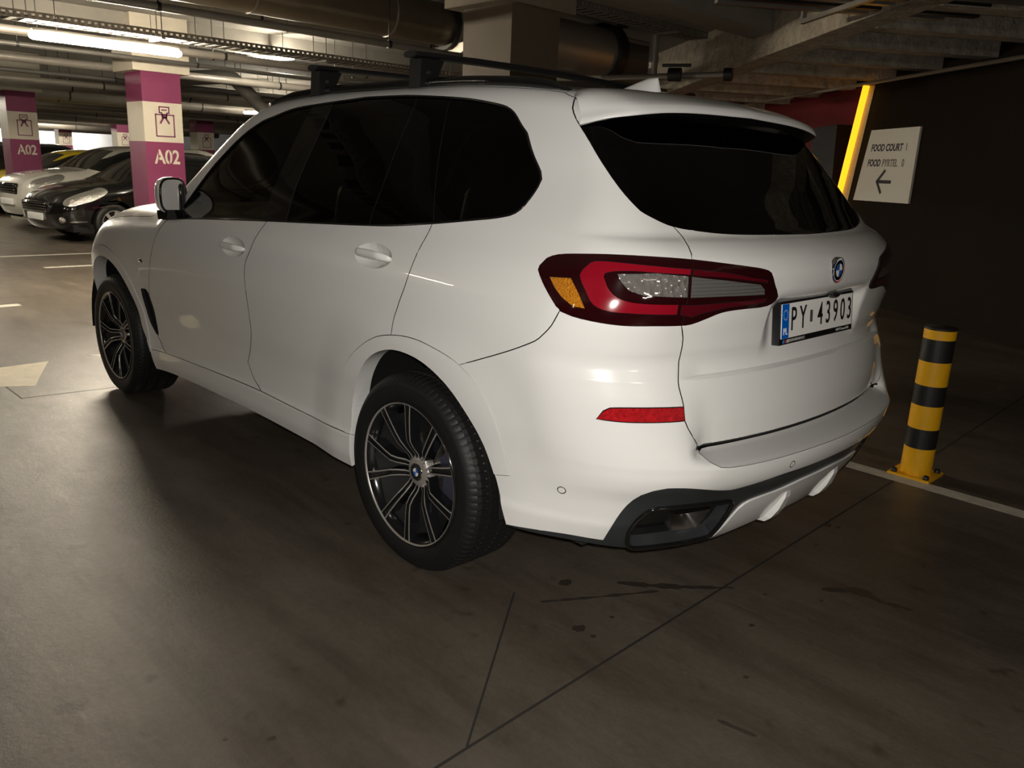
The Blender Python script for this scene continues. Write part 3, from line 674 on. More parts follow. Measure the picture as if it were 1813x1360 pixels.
for (cu, cv), c, drs in zip(HAND, cups, (fdo, rdo)):
    fo = lambda q, cu=cu, cv=cv: -.028 * np.clip(1 - ((q[:, 0]-cu)/.112)**2 - ((q[:, 1]-cv)/.042)**2, 0, 1) ** .7
    for j, mi in enumerate((False, True)):
        link('handle_cup', BODY.mesh('handle_cup', c, M_PAINT, off=fo, gap=-.0022, depth=0, mirror=mi, geo=True), drs[j])
        mb = MB(); vs = []; n = 12; path = np.linspace(-.108, .108, 25)
        for t in path:
            P0 = pt(np.array([cu+t]), np.array([cv+.02*t/.1*.1]))[0]; N0 = grad(P0[None])[0]
            e = math.sqrt(max(0, 1-(t/.109)**2)); out = .030 * min(1, (1-(abs(t)/.108)**3)*1.2) - .004
            hz = .0165 * max(e, .10)**.5; th = .010 * max(e, .15)**.5
            c0 = Vector(P0) + Vector(N0) * out
            for k in range(n):
                a = 2*math.pi*k/n; vs.append(c0 + Vector((0, 0, 1)) * math.sin(a) * hz + Vector(N0) * math.cos(a) * th)
        if mi: vs = [Vector((v.x, -v.y, v.z)) for v in vs]
        fs = [(i*n+k, i*n+(k+1) % n, (i+1)*n+(k+1) % n, (i+1)*n+k) for i in range(24) for k in range(n)] + [tuple(range(n)), tuple(range(24*n, 25*n))]
        mb.add(vs, fs, 0, True); mb.obj('door_handle', M_PAINT, drs[j])
# bonnet, windscreen and roof: unrolled from above
Eu = np.linspace(U_MID, U_END, 340); EP = pt(Eu, f_vt(Eu)); EP[0, 1] = 0; EP[-1, 1] = 0
def top_map(q):
    x, y = q[:, 0], q[:, 1]; lo = Ztop(x, y) - np.where(x < -.3, .06, .35); hi = Ztop(x, y) + .06
    for _ in range(34):
        m = (lo+hi)/2; o = F(x, y, m) > 0; hi = np.where(o, m, hi); lo = np.where(o, lo, m)
    return np.stack([x, y, lo], -1)
tdom = [(float(a), float(max(b, 0))) for a, b in EP[:, :2]]
tc = [([(2.10+.10*(1-(y/.95)**2), y) for y in np.linspace(0, 1.1, 40)], False), ([(1.36+.05*(1-(y/.7)**2), y) for y in np.linspace(0, 1.1, 40)], False), ([(-.36-.03*(1-(y/.7)**2), y) for y in np.linspace(0, 1.1, 40)], False)]
tg_ = [(x, y) for x in np.arange(-.68, 3.86, .04) for y in np.arange(0, .98, .04)]
tg_ = [q for q in tg_ if inside(tdom, (q[0], q[1]+1e-4))]
TOP = Unrolled(tdom, tc, tg_, top_map)
HOOD = TOP.at((2.8, .3)); WS = TOP.at((1.8, .3)); ROOF = TOP.at((.5, .3)); RS = TOP.at((-.5, .3))
TOP.part('bonnet', HOOD, M_PAINT, car, sides=1, gap=.002)
TOP.part('windscreen', WS, M_CLEAR, car, sides=1, off=-.003, gap=.0015, depth=.006)
TOP.part('roof', ROOF, M_PAINT, car, sides=1, gap=.0015)
TOP.part('spoiler_top', RS, M_PAINT, car, sides=1, gap=.0015)
# dark lining inside the cabin
for c in (QP, FD, RD): pass
link('cabin_lining', BODY.mesh('cabin_lining', QP + FD + RD, M_CABIN, off=-.035, gap=.0, depth=0, both=True), car)
link('roof_lining', TOP.mesh('roof_lining', ROOF + RS, M_CABIN, off=-.04, gap=0., depth=0, both=True), car)
link('tailgate_lining', BODY.mesh('tailgate_lining', TG, M_CABIN, off=-.04, gap=0., depth=0, both=True), car)
mb = MB(); q = np.array([(u, .681) for u in np.linspace(-.705, U_MID, 90)]); P_ = pt(q[:, 0], q[:, 1], .0005); P_[-1, 1] = 0
pth = [tuple(a) for a in P_] + [(a, -b, c) for a, b, c in P_[-2::-1]]; mb.tube(pth, .0042, 6); mb.obj('tailgate_seal', M_DARK, car)
# window frame strip round the side glass
for s in (1, -1):
    mb = MB(); q = np.array(POLY['dlo']); P_ = pt(q[:, 0], q[:, 1], -.001)
    mb.tube([(a, b*s, c) for a, b, c in P_], .0045, 6, closed=True); mb.obj('window_frame_strip', M_GLOSSBLK, car)
# fender vent blade, wheel wells, underbody
for hx in (0., WB):
    for s in (1, -1):
        mb = MB(); R_ = .470 if hx == 0 else .495; n = 26; vs = []; fs = []
        for i in range(n+1):
            t = math.radians(-3 + 186*i/n)
            for y in (.985, .93, .60, .585): vs.append((hx + (R_ if y < .95 else R_-.006)*math.cos(t), s*(y if y != .985 else .955), HZ + (R_ if y < .95 else R_-.006)*math.sin(t)))
        for i in range(n):
            for k in range(3): fs.append((i*4+k, i*4+k+1, i*4+k+5, i*4+k+4))
        k0 = len(vs); vs.append((hx, s*.585, HZ)); fs += [(i*4+3, k0, (i+1)*4+3) for i in range(n)]
        mb.add(vs, fs, 0, True); mb.obj('wheel_well', M_DARK, car)
mb = MB(); mb.box((-.70, -.50, .31), (3.50, .50, .36)); mb.box((.55, -.88, .33), (2.40, .88, .37)); mb.box((-.86, -.40, .36), (-.55, .40, .42)); mb.obj('underbody', M_DARK, car)
# tail pipes
for s in (1, -1):
    q = np.array(POLY['exhaust']); P_ = pt(q[:, 0], q[:, 1], -.002); mb = MB(); mb.tube([(a, b*s, c) for a, b, c in P_], .0075, 8, closed=True); mb.obj('exhaust_bezel', M_GLOSSBLK, car)
    mb = MB(); ring = []
    qs = spline(FEAT['pipe'], .015, (0, 1, 2, 3), True); q = np.array(qs); Pa = pt(q[:, 0], q[:, 1], -.022); Pb = pt(q[:, 0], q[:, 1], -.075); n = len(q)
    cc = Pb.mean(0); vs = [(a, b*s, c) for a, b, c in Pa] + [(a, b*s, c) for a, b, c in Pb] + [tuple((P - (P-cc)*.12 + np.array([.02,0,0]))*np.array([1, s, 1])) for P in Pb]
    fs = [(i, (i+1) % n, n+(i+1) % n, n+i) for i in range(n)] + [(n+i, n+(i+1) % n, 2*n+(i+1) % n, 2*n+i) for i in range(n)] + [tuple(range(2*n, 3*n))]
    mb.add(vs, fs, 0, True); mb.obj('tail_pipe', M_STEEL, car)
# fins of the diffuser
for y in (.18, -.18):
    mb = MB(); vs = []
    for z, o_, k in ((.468, .006, .012), (.43, -.010, .016), (.38, -.020, .022), (.345, -.022, .026), (.326, -.004, .026), (.330, .05, .022)):
        xs = float(Xr(np.array([y]), np.array([max(z, .34)]))[0]) + o_
        vs += [(xs, y-k, z), (xs, y+k, z), (xs+.05, y-k*1.5, z), (xs+.05, y+k*1.5, z)]
    fs = []
    for r in range(5): a = r*4; fs += [(a, a+1, a+5, a+4), (a+2, a, a+4, a+6), (a+1, a+3, a+7, a+5)]
    fs += [(0, 2, 3, 1), (20, 21, 23, 22)]
    mb.add(vs, fs); mb.obj('diffuser_fin', M_PAINT, car)
# roof rails, cross bars, aerial fin
def roof_edge(x):
    i = np.interp(x, EP[::1, 0][np.argsort(EP[:, 0])], np.arange(len(EP))[np.argsort(EP[:, 0])]); u = np.interp(i, np.arange(len(Eu)), Eu)
    return pt(np.array([x-XC if x > XC else u]), f_vt(np.array([x-XC if x > XC else u])))[0]
rail = []
for x in np.linspace(1.50, -.36, 60):
    e = top_map(np.array([[x, np.interp(x, [-.4, -.3, 0, .5, 1.0, 1.5], [.610, .615, .628, .637, .643, .668])]]))[0]; rail.append(e)
rail = np.array(rail)
for s in (1, -1):
    mb = MB(); vs = []; n = 10; N_ = len(rail)
    for i, e in enumerate(rail):
        t = i/(N_-1); k = min(1, t/.10, (1-t)/.06)**.6 if 0 < t < 1 else .05
        for j in range(n):
            a = 2*math.pi*j/n; vs.append((e[0], s*(e[1] + .022*math.cos(a)), e[2] + .010*k + math.sin(a)*.020*max(k, .15)))
    fs = [(i*n+j, i*n+(j+1) % n, (i+1)*n+(j+1) % n, (i+1)*n+j) for i in range(N_-1) for j in range(n)] + [tuple(range(n)), tuple(range((N_-1)*n, N_*n))]
    mb.add(vs, fs, 0, True); mb.obj('roof_rail', M_GLOSSBLK, car)
for bx, bz in ((1.07, 1.855), (.375, 1.868)):
    mb = MB(); prof = [(.042, 0), (.036, .009), (.015, .014), (-.02, .011), (-.042, .001), (-.02, -.010), (.02, -.012), (.038, -.008)]; n = len(prof); ys = np.linspace(-.70, .70, 29); vs = []
    for y in ys:
        z = bz + .012*(1-(y/.7)**2)
        for a, b in prof: vs.append((bx+a, y, z+b))
    fs = [(i*n+j, i*n+(j+1) % n, (i+1)*n+(j+1) % n, (i+1)*n+j) for i in range(28) for j in range(n)]
    mb.add(vs, fs, 0, True); mb.add(vs[:n], [tuple(range(n))]); mb.add(vs[-n:], [tuple(range(n))]); cb = mb.obj('roof_cross_bar', M_PLASTIC, car)
    for s in (1, -1):
        yr = float(np.interp(bx, rail[::-1, 0], rail[::-1, 1])); zr = float(np.interp(bx, rail[::-1, 0], rail[::-1, 2])) + .02
        mb = MB(); pr = [(yr+.045, zr-.03), (yr+.040, bz-.012), (yr-.07, bz-.010), (yr-.035, zr+.004), (yr-.02, zr-.012)]
        mb.prism(pr, lambda a, b, d, s=s: (bx+d, s*a, b), -.036, .036); mb.tube([(bx-.037, s*(yr+.005), zr+.028), (bx-.040, s*(yr+.005), zr+.028)], .008, 12, 1)
        mb.obj('bar_foot', [M_PLASTIC, M_STEEL], cb)
mb = MB(); vs = []; n = 14
for k, t in enumerate(np.linspace(0, 1, 8)):
    z = 1.765 + .062*t; x1 = -.275 + .022*t; x0 = .02 - .225*t**.9; w = .034*(1-t)**.8 + .004
    for j in range(n):
        a = 2*math.pi*j/n; cx = (x0+x1)/2; vs.append((cx + (x0-x1)/2*math.cos(a), w*math.sin(a), z))
fs = [(i*n+j, i*n+(j+1) % n, (i+1)*n+(j+1) % n, (i+1)*n+j) for i in range(7) for j in range(n)] + [tuple(range(7*n, 8*n))]
mb.add(vs, fs, 0, True); mb.obj('aerial_fin', M_PAINT, car)
# door mirrors
for s in (1, -1):
    mb = MB(); vs = []; n = 20; rings = [(-.050, .95), (-.046, 1.0), (-.02, 1.02), (.02, .97), (.05, .80), (.068, .5), (.074, .1)]
    cx, cy, cz = 1.975, .990, 1.268
    def mp(d, a, b):   # d along the heading, a sideways, b up
        return (cx + d + .45*(cy-(cy+a))*.35, s*(cy+a), cz+b)
    for d, k in rings:
        for j in range(n):
            t = 2*math.pi*j/n; ca, sa = math.cos(t), math.sin(t)
            vs.append(mp(d, .074*k*math.copysign(abs(ca)**.6, ca), .088*k*math.copysign(abs(sa)**.7, sa)))
    fs = [(i*n+j, i*n+(j+1) % n, (i+1)*n+(j+1) % n, (i+1)*n+j) for i in range(len(rings)-1) for j in range(n)] + [tuple(range((len(rings)-1)*n, len(rings)*n))]
    mb.add(vs, fs, 0, True); mir = mb.obj('door_mirror', M_PAINT, car)
    mb = MB(); vs = [mp(-.0505, .064*math.copysign(abs(math.cos(t))**.6, math.cos(t)), .078*math.copysign(abs(math.sin(t))**.7, math.sin(t))) for t in np.linspace(0, 2*math.pi, 24, endpoint=False)]
    mb.add(vs, [tuple(range(24))]); mb.obj('mirror_glass', M_MIRROR, mir)
    mb = MB(); vs = [mp(-.046, .069*math.copysign(abs(math.cos(t))**.6, math.cos(t)), .083*math.copysign(abs(math.sin(t))**.7, math.sin(t))) for t in np.linspace(0, 2*math.pi, 24, endpoint=False)]
    mb.tube(vs, .006, 6, closed=True); mb.obj('mirror_rim', M_GLOSSBLK, mir)
    mb = MB(); mb.prism([(1.90, 1.20), (2.04, 1.19), (2.03, 1.145), (1.92, 1.15)], lambda a, b, d: (a, s*d, b), .93, 1.035); mb.rbox((1.905, min(s*.93, s*.965), 1.15), (2.02, max(s*.93, s*.965), 1.33), .02); mb.obj('mirror_foot', M_GLOSSBLK, mir)
# cabin: seats, dashboard, steering wheel
def seat(x, y, rear=False):
    mb = MB(); w = .25 if not rear else .62
    mb.rbox((x-.05, y-w, .62), (x+.50, y+w, .80), .05); mb.T = Matrix.Translation((x, y, .78)) @ Matrix.Rotation(math.radians(-16), 4, 'Y')
    mb.rbox((-.12, -w, -.05), (.04, w, .62), .05)
    for hy in ((0,) if not rear else (-.38, .38)):
        mb.rbox((-.08, hy-.12, .66), (.03, hy+.12, .86), .04)
    mb.obj('seat', M_CABIN, car)
seat(1.15, .38); seat(1.15, -.38); seat(.15, 0, True)
mb = MB(); mb.rbox((1.75, -.80, .85), (2.15, .80, 1.13), .05); mb.rbox((1.72, .18, 1.05), (1.85, .60, 1.19), .03); mb.rbox((1.78, -.10, 1.12), (1.81, .55, 1.24), .01); mb.rbox((.5, -.14, .5), (1.8, .14, .86), .04); mb.box((-.7, -.80, .30), (2.2, .80, .55)); mb.obj('dashboard', M_CABIN, car)
mb = MB(); cR = .185; tl = math.radians(22)
ring = [(1.60 - cR*math.sin(t)*math.sin(tl)*-1, .38 + cR*math.cos(t), 1.06 + cR*math.sin(t)*math.cos(tl)) for t in np.linspace(0, 2*math.pi, 40, endpoint=False)]
mb.tube(ring, .016, 8, closed=True); mb.tube([(1.60, .38-.18, 1.06), (1.64, .38, 1.05), (1.60, .38+.18, 1.06)], .02, 8); mb.tube([(1.63, .38, 1.05), (1.80, .38, 1.0)], .035, 8); mb.obj('steering_wheel', M_PLASTIC, car)
# wheels: axis y, outer face at +y, rim lip plane at y = 0
def wheel_meshes():
    out = {}
    W_ = .285; Rt = .372; Rr = .274
    half = [(Rr-.012, -.012), (Rr+.004, -.003), (Rr+.020, .004), (Rr+.045, .0055), (Rr+.066, .002), (Rt-.018, -.010), (Rt-.007, -.022)]
    tread = [(Rt-.001, -.036), (Rt, -.060), (Rt, -.066), (Rt-.008, -.068), (Rt-.008, -.078), (Rt, -.080), (Rt+.001, -.132), (Rt-.008, -.134), (Rt-.008, -.145), (Rt+.001, -.147), (Rt, -.200), (Rt-.008, -.202), (Rt-.008, -.212), (Rt, -.214), (Rt-.001, -.248)]
    prof = half + tread + [(r, -W_ - h) for r, h in half[::-1]]
    pit = 88; angs = []
    for i in range(pit):
        for q in (0, .74, .78, .96): angs.append((i+q)/pit*2*math.pi)
    K = len(prof); vs = []; fs = []
    for i, t in enumerate(angs):
        for k, (r, h) in enumerate(prof):
            cut = 0
            if i % 4 >= 2 and (6 <= k <= 8 or K-10 <= k <= K-7 or k in (12, 13, 16, 17)): cut = .0035 if k not in (6, K-7) else .002
            tt = t + (.035 if k > K/2 else 0.) * (h + .14) * 2
            vs.append(((r-cut)*math.cos(tt), h, (r-cut)*math.sin(tt)))
    n = len(angs)
    for i in range(n):
        j = (i+1) % n
        for k in range(K-1): fs.append((i*K+k, i*K+k+1, j*K+k+1, j*K+k))
    mb = MB(); mb.add(vs, [f for q, f in enumerate(fs) if not 6 <= q % (K-1) <= K-8], 0, True); mb.add(vs, [f for q, f in enumerate(fs) if 6 <= q % (K-1) <= K-8], 0, False); mb.lathe([(Rr+.052, .0062), (Rr+.055, .0068), (Rr+.058, .0060)], 64); out['tyre'] = mb.mesh('tyre', M_RUBBER)
    mb = MB(); mb.lathe([(Rr-.010, -.004), (Rr-.020, -.012), (.243, -.03), (.232, -.07), (.225, -.20), (.235, -.27), (Rr-.01, -.275)], 72, mi=0)
    mb.lathe([(.243, -.03), (.236, -.05), (.06, -.16), (.0, -.16)], 8, mi=2)
    mb.lathe([(.263, -.0045), (.2645, .0005), (.2685, .0012)], 96, mi=1); mb.lathe([(.2685, .0012), (.274, -.001), (.274, -.006)], 96, mi=0)
    mb.lathe([(.065, -.085), (.062, -.056), (.052, -.049), (.038, -.046), (.0, -.046)], 32, mi=1)
    out['wheel'] = mb.mesh('wheel', [M_RIMBLK, M_MACH, M_DARK])
    def spoke(sgn):
        mb = MB()
        # centre line of one arm: radius, angle from the fork's axis, height of its face
        c = [(.046, 25, -.050), (.070, 18, -.045), (.100, 14.2, -.026), (.125, 13.8, -.014), (.16, 15.4, -.009), (.21, 16.8, -.005), (.247, 17.4, -.003), (.265, 17.6, -.002)]
        wd_ = [.010, .0115, .0125, .0130, .0138, .0150, .0165, .0180]
        cx = [(r*math.cos(math.radians(a*sgn)), r*math.sin(math.radians(a*sgn)), h) for r, a, h in c]
        rows = []
        for i in range(len(cx)):
            a, b = cx[max(i-1, 0)], cx[min(i+1, len(cx)-1)]; d = Vector((b[0]-a[0], b[1]-a[1])).normalized(); nn = Vector((-d.y, d.x)); w = wd_[i]; x, z, h = cx[i]
            rows.append([(x+nn.x*q, h+e, z+nn.y*q) for q, e in ((-w-.003, -.045), (-w, -.001), (-w+.0050, 0.), (-w+.0075, -.010), (w-.0075, -.010), (w-.0050, 0.), (w, -.001), (w+.003, -.045))])
        vs = [q for r in rows for q in r]
        for k in range(7):
            fs = [(i*8+k, i*8+k+1, (i+1)*8+k+1, (i+1)*8+k) for i in range(len(rows)-1)]
            mb.add(vs, fs, 1 if k in (1, 5) else 0)
        mb.add(vs, [tuple(range(8)), tuple(range(len(vs)-8, len(vs)))], 0)
        return mb.mesh('spoke', [M_RIMBLK, M_MACH])
    out['spokes'] = (spoke(1), spoke(-1))
    mb = MB(); mb.lathe([(.165, -.105), (.168, -.115), (.168, -.135), (.06, -.14)], 64); mb.lathe([(.165, -.105), (.085, -.105), (.08, -.09), (.0, -.09)], 64); out['disc'] = mb.mesh('brake_disc', M_STEEL)
    mb = MB(); pr = [(r*math.cos(math.radians(a)), r*math.sin(math.radians(a))) for r, a in [(.205, t) for t in range(140, 206, 6)] + [(.125, t) for t in range(204, 138, -6)]]
    mb.prism(pr, lambda a, b, d: (a, d, b), -.15, -.07); out['caliper'] = mb.mesh('brake_caliper', mat('blue_grey_caliper', (.05, .05, .075), .35))
    mb = MB(); mb.lathe([(.034, -.047), (.034, -.043), (.030, -.042)], 32, mi=0); mb.lathe([(.030, -.042), (.016, -.0415)], 32, mi=1)
    for q in range(4): mb.add([(0, -.0412, 0)] + [(.016*math.cos(t), -.0412, .016*math.sin(t)) for t in np.linspace(q*math.pi/2, (q+1)*math.pi/2, 7)], [(0, *range(1, 8))], 2 if q % 2 else 3)
    out['cap'] = mb.mesh('centre_cap', [M_CHROME, M_GLOSSBLK, M_BLUE, M_WHITE])
    return out
M_BLUE = mat('emblem_blue', (.02, .12, .50), .25, coat=.6); M_WHITE = mat('plate_white', (.82, .82, .80), .35)
WM = wheel_meshes()
for hx, s in ((0., 1), (WB, 1), (0., -1), (WB, -1)):
    w = link('wheel', WM['wheel'], car, (hx, s*.983, HZ), (0, 0, 0) if s > 0 else (0, 0, math.pi))
    link('tyre', WM['tyre'], w); link('brake_disc', WM['disc'], w); link('brake_caliper', WM['caliper'], w); link('centre_cap', WM['cap'], w)
    for k in range(5):
        a = math.radians(71.5 + 72*k + (0 if hx == 0 else -9))
        for m in WM['spokes']: link('spoke', m, w, rot=(0, -a, 0))
# number plate
def num_plate():
    ctr = Vector((-1.004, 0, 1.031)); up = Vector((.10, 0, 1)).normalized(); right = Vector((0, -1, 0)); n = right.cross(up).normalized()   # n points backwards
    if n.x > 0: n = -n
    def q(a, b, d): return tuple(ctr + right*a + up*b + n*d)
    def rect(x0, x1, y0, y1): return [(x0, y0), (x1, y0), (x1, y1), (x0, y1)]
    fr = MB(); fr.prism(rect(-.268, .268, -.076, .064), q, -.022, .004); fo = fr.obj('plate_frame', M_PLASTIC, car)
    mb = MB(); mb.prism(rect(-.258, .258, -.056, .056), q, .004, .0065); po = mb.obj('number_plate', mat('plate_face', (.93, .92, .89), .4), car)
    mb = MB(); mb.prism(rect(-.2575, -.212, -.0555, .0555), q, .0065, .0072); mb.obj('country_band', mat('plate_blue', (.0, .13, .62), .35), po)
    M0 = frame(q(0, 0, .0068), right, up); ink = mat('plate_ink', (.012, .012, .012), .4)
    xs = [-.178, -.118, .012, .070, .127, .184, .238]
    for c, x in zip('PY43903', [-.180, -.116, .008, .067, .124, .180, .234]):
        text_mesh('plate_character', c, .1085, ink, M0 @ Matrix.Translation((x, 0, 0)), po, xs=.72, bold=.0008)
    mb = MB(); mb.prism(rect(-.066, -.048, -.018, .022), q, .0065, .0072); mb.obj('plate_sticker', mat('plate_seal', (.10, .085, .08), .4, var=.5, vscale=300), po)
    M1 = frame(q(0, 0, .0074), right, up)
    text_mesh('plate_character', 'PL', .030, M_WHITE, M1 @ Matrix.Translation((-.2345, -.034, 0)), po, xs=.95, bold=.0006)
    for k in range(12):
        t = 2*math.pi*k/12; mb = MB(); cxx, cyy = -.2345+.0135*math.cos(t), .020+.0155*math.sin(t)
        mb.prism([(cxx+(.0022 if j % 2 == 0 else .0009)*math.sin(j*math.pi/5), cyy+(.0022 if j % 2 == 0 else .0009)*math.cos(j*math.pi/5)) for j in range(10)], q, .0072, .0076); mb.obj('plate_star', M_WHITE, po)
    grey = mat('frame_print', (.38, .37, .36), .4)
    Mf = frame(q(0, 0, .0046), right, up)
    text_mesh('frame_lettering', 'PERFORMANCE', .0135, grey, Mf @ Matrix.Translation((-.150, -.0665, 0)), fo, xs=1.15, shear=.2)
    text_mesh('frame_lettering', 'I BMW Smorawi\u0144ski', .0125, grey, Mf @ Matrix.Translation((.190, -.0665, 0)), fo, xs=.95)
    for k, c in enumerate(((.05, .25, .6), (.03, .06, .25), (.6, .03, .04), (.5, .5, .5))):
        mb = MB(); x = -.245 + k*.009; mb.prism([(x, -.072), (x+.006, -.072), (x+.010, -.061), (x+.004, -.061)] if k < 3 else rect(x+.002, x+.014, -.072, -.061), q, .004, .0048); mb.obj('frame_stripe', mat('frame_stripe_%d' % k, c, .4), fo)
num_plate()
# round badge on the tailgate, camera, fender badge
def disc_on(P0, N0, up, prof, name, mats, parent, extra=None):
    mb = MB(); M_ = frame(P0, Vector(up).cross(Vector(N0)), up); mb.T = M_
    for pr, mi in prof: mb.lathe(pr, 40, 'z', mi=mi)
    if extra: extra(mb)
    return mb.obj(name, mats, parent)
P0 = pt(np.array([U_MID]), np.array([1.189]))[0]; P0[1] = 0
def badge(mb):
    for q in range(4): mb.add([(0, 0, .0042)] + [(.022*math.cos(t), .022*math.sin(t), .0042) for t in np.linspace(q*math.pi/2, (q+1)*math.pi/2, 9)], [(0, *range(1, 10))], 3 if q % 2 else 4)
    for t0, t1, mi in ((-20, 30, 5), (30, 75, 6), (200, 250, 6), (250, 320, 5), (130, 180, 3)):
        a = np.radians(np.linspace(t0, t1, 12)); vs = [(.0365*math.cos(t), .0365*math.sin(t), .0036) for t in a] + [(.041*math.cos(t), .041*math.sin(t), .0036) for t in a]
        mb.add(vs, [(i, i+1, 13+i, 12+i) for i in range(11)], mi)
disc_on(P0 + np.array([.0, 0, 0]), (-1, 0, .10), (0, 0, 1), [([(.043, -.012), (.043, .002), (.0415, .0035), (.040, .003)], 0), ([(.040, .003), (.033, .0032)], 4), ([(.034, .0034), (.022, .0038)], 2)],
        'round_badge', [M_CHROME, M_CHROME, M_GLOSSBLK, M_BLUE, M_WHITE, mat('badge_red', (.65, .02, .03), .3), mat('badge_violet', (.05, .04, .25), .3)], car, badge)
mb = MB(); mb.T = Matrix.Translation((-1.020, -.065, 1.104)) @ Matrix.Rotation(math.pi, 4, 'X'); mb.lathe([(.0, .018), (.014, .016), (.022, .008), (.026, 0)], 24, 'z'); mb.obj('reversing_camera', M_GLOSSBLK, car)
P1 = pt(np.array([2.70]), np.array([.893]))[0]
mb = MB(); mb.rbox((P1[0]-.03, P1[1]-.003, P1[2]-.010), (P1[0]+.03, P1[1]+.004, P1[2]+.010), .003); mb.obj('fender_badge', M_CHROME, car)
# ------------------------------------------------------------------ columns
M_MAG = mat('magenta_column_paint', (.20, .032, .092), .55, var=.08, vscale=3)
M_CREAM = mat('cream_column_paint', (.56, .515, .42), .6, var=.06, vscale=3)
M_COLB = mat('brown_column_paint', (.115, .085, .052), .7, bump=.1, bscale=120, var=.08, vscale=4)
M_COLC = mat('tan_capital_concrete', (.20, .165, .115), .8, var=.15, vscale=4)
M_PURP = mat('purple_print', (.16, .030, .085), .6)
def column(x0, y1, label, wx=.60, wy=.55, painted=True, marks=True, group=None):
    c = empty('column', (x0, y1, 0), 0, label, 'column', group)
    bands = [('column_foot', 0, .28, M_CREAM), ('magenta_band', .28, 1.62, M_MAG), ('cream_band', 1.62, 2.16, M_CREAM), ('upper_magenta_band', 2.16, 2.56, M_MAG)] if painted else [('column_shaft', 0, 2.68, M_COLB)]
    for nm, z0, z1, m in bands: MB().box((0, -wy, z0), (wx, 0, z1)).obj(nm, m, c)
    zt = bands[-1][2]
    MB().box((-.06, -wy-.12, zt), (wx+.10, .12, CZ-.005)).obj('capital', M_CREAM if painted else M_COLC, c)
    if marks:
        M0 = Matrix((( 0, 0, -1, -.002), (-1, 0, 0, 0), (0, 1, 0, 0), (0, 0, 0, 1)))    # text x -> -y, text y -> z, facing -x
        text_mesh('column_number', 'A02', .27, M_CREAM, M0 @ Matrix.Translation((.300, 1.405, 0)), c, depth=.001, xs=.80, bold=.006)
        for ox, oz, w, h in ((.118, 1.405, .012, .3), (.268, 1.405, .013, .22), (.300, 1.405, .0, 0)):
            if w: MB().box((-.005, -ox-.055-w/2, 1.31), (-.0005, -ox-.055+w/2, 1.50)).obj('stencil_gap', M_MAG, c)
        def bar(pts, t=.017):
            for a, b in zip(pts[:-1], pts[1:]):
                a = Vector(a); b = Vector(b); d = (b-a).normalized(); n = Vector((-d.y, d.x))*t/2; a = a - d*t/2; b = b + d*t/2
                MB().prism([(a-n)[:], (b-n)[:], (b+n)[:], (a+n)[:]], lambda p, q, e: (-e, -p, q), 0, .003).obj('pictogram_stroke', M_PURP, c)
        bar([(.245, 1.995), (.168, 1.995), (.168, 1.70), (.425, 1.70), (.425, 1.995), (.345, 1.995)])           # bag
        bar([(.250, 2.02), (.225, 2.02), (.225, 2.10), (.360, 2.10), (.360, 2.02), (.335, 2.02)])                # handle
        bar([(.262, 2.06), (.322, 2.06)]); bar([(.255, 2.02), (.262, 1.955), (.322, 1.955), (.330, 2.02)]); bar([(.262, 2.0), (.322, 2.0)]); bar([(.280, 1.96), (.235, 1.885)], .026); bar([(.304, 1.96), (.352, 1.885)], .026); bar([(.268, 1.985), (.316, 1.985)], .03)
    return c
column(10.0, -1.93, 'magenta and cream column marked A02 standing in front of the black hatchback')
column(17.3, -1.98, 'magenta and cream column marked A02 between the white car and the yellow car')
column(2.59, -1.93, 'plain brown concrete column beside the white suv with black roof bars', .56, .53, False, False)
for x, w_ in ((24.6, 'nearest'), (31.8, 'middle one'), (39.0, 'most distant')): column(x, -9.1, 'small far magenta and cream column behind the parked cars, %s of its row' % w_, group='columns far behind the parked cars')
# ------------------------------------------------------------------ lamps
M_TUBE = mat('lit_tube', (1, 1, 1), .4, emit=(1.0, .90, .73), estr=TUBE_W)
M_TUBEB = mat('lit_tube_white', (1, 1, 1), .4, emit=(1.0, .86, .68), estr=TUBE_W*.42)
M_GALV = mat('galvanised_steel', (.36, .34, .30), .42, metal=.75, var=.15, vscale=5)
M_HOUSE = mat('lamp_housing', (.55, .53, .48), .5)
def tube_lamp(x, y, z, label, L=1.47, rz=0., group=None, m=None, r=.036):
    t = empty('tube_lamp', (x, y, z), rz, label, 'lamp', group)
    mb = MB(); n = 20; rs = [r*.25, r*.7, r] + [r]*n + [r, r*.7, r*.25]; ys = [-L/2, -L/2+.012, -L/2+.04] + list(np.linspace(-L/2+.05, L/2-.05, n)) + [L/2-.04, L/2-.012, L/2]
    mb.tube([(0, q, 0) for q in ys], r, 14, rs=rs); mb.obj('lamp_tube', m or M_TUBE, t)
    mb = MB(); mb.rbox((-.03, -L/2+.03, .025), (.03, L/2-.03, .075), .012); mb.obj('lamp_housing', M_HOUSE, t)
    for q in (-L/2+.25, L/2-.25): MB().tube([(0, q, .07), (0, q, CZ-z)], .006, 6).obj('lamp_hanger', M_GALV, t)
    return t
tube_lamp(7.0, -.515, 2.505, 'bright warm tube lamp hanging beside the perforated cable tray', m=mat('bright_warm_tube', (1, 1, 1), .4, emit=(1.0, .87, .68), estr=TUBE_W*2.2))
ORD2 = ['first', 'second', 'third', 'fourth', 'fifth', 'sixth', 'seventh', 'eighth', 'ninth', 'tenth', 'eleventh', 'twelfth']
G = 'tube lamps further down the garage'; GL = 'lit tube lamp hanging far down the garage beyond the column marked A02'
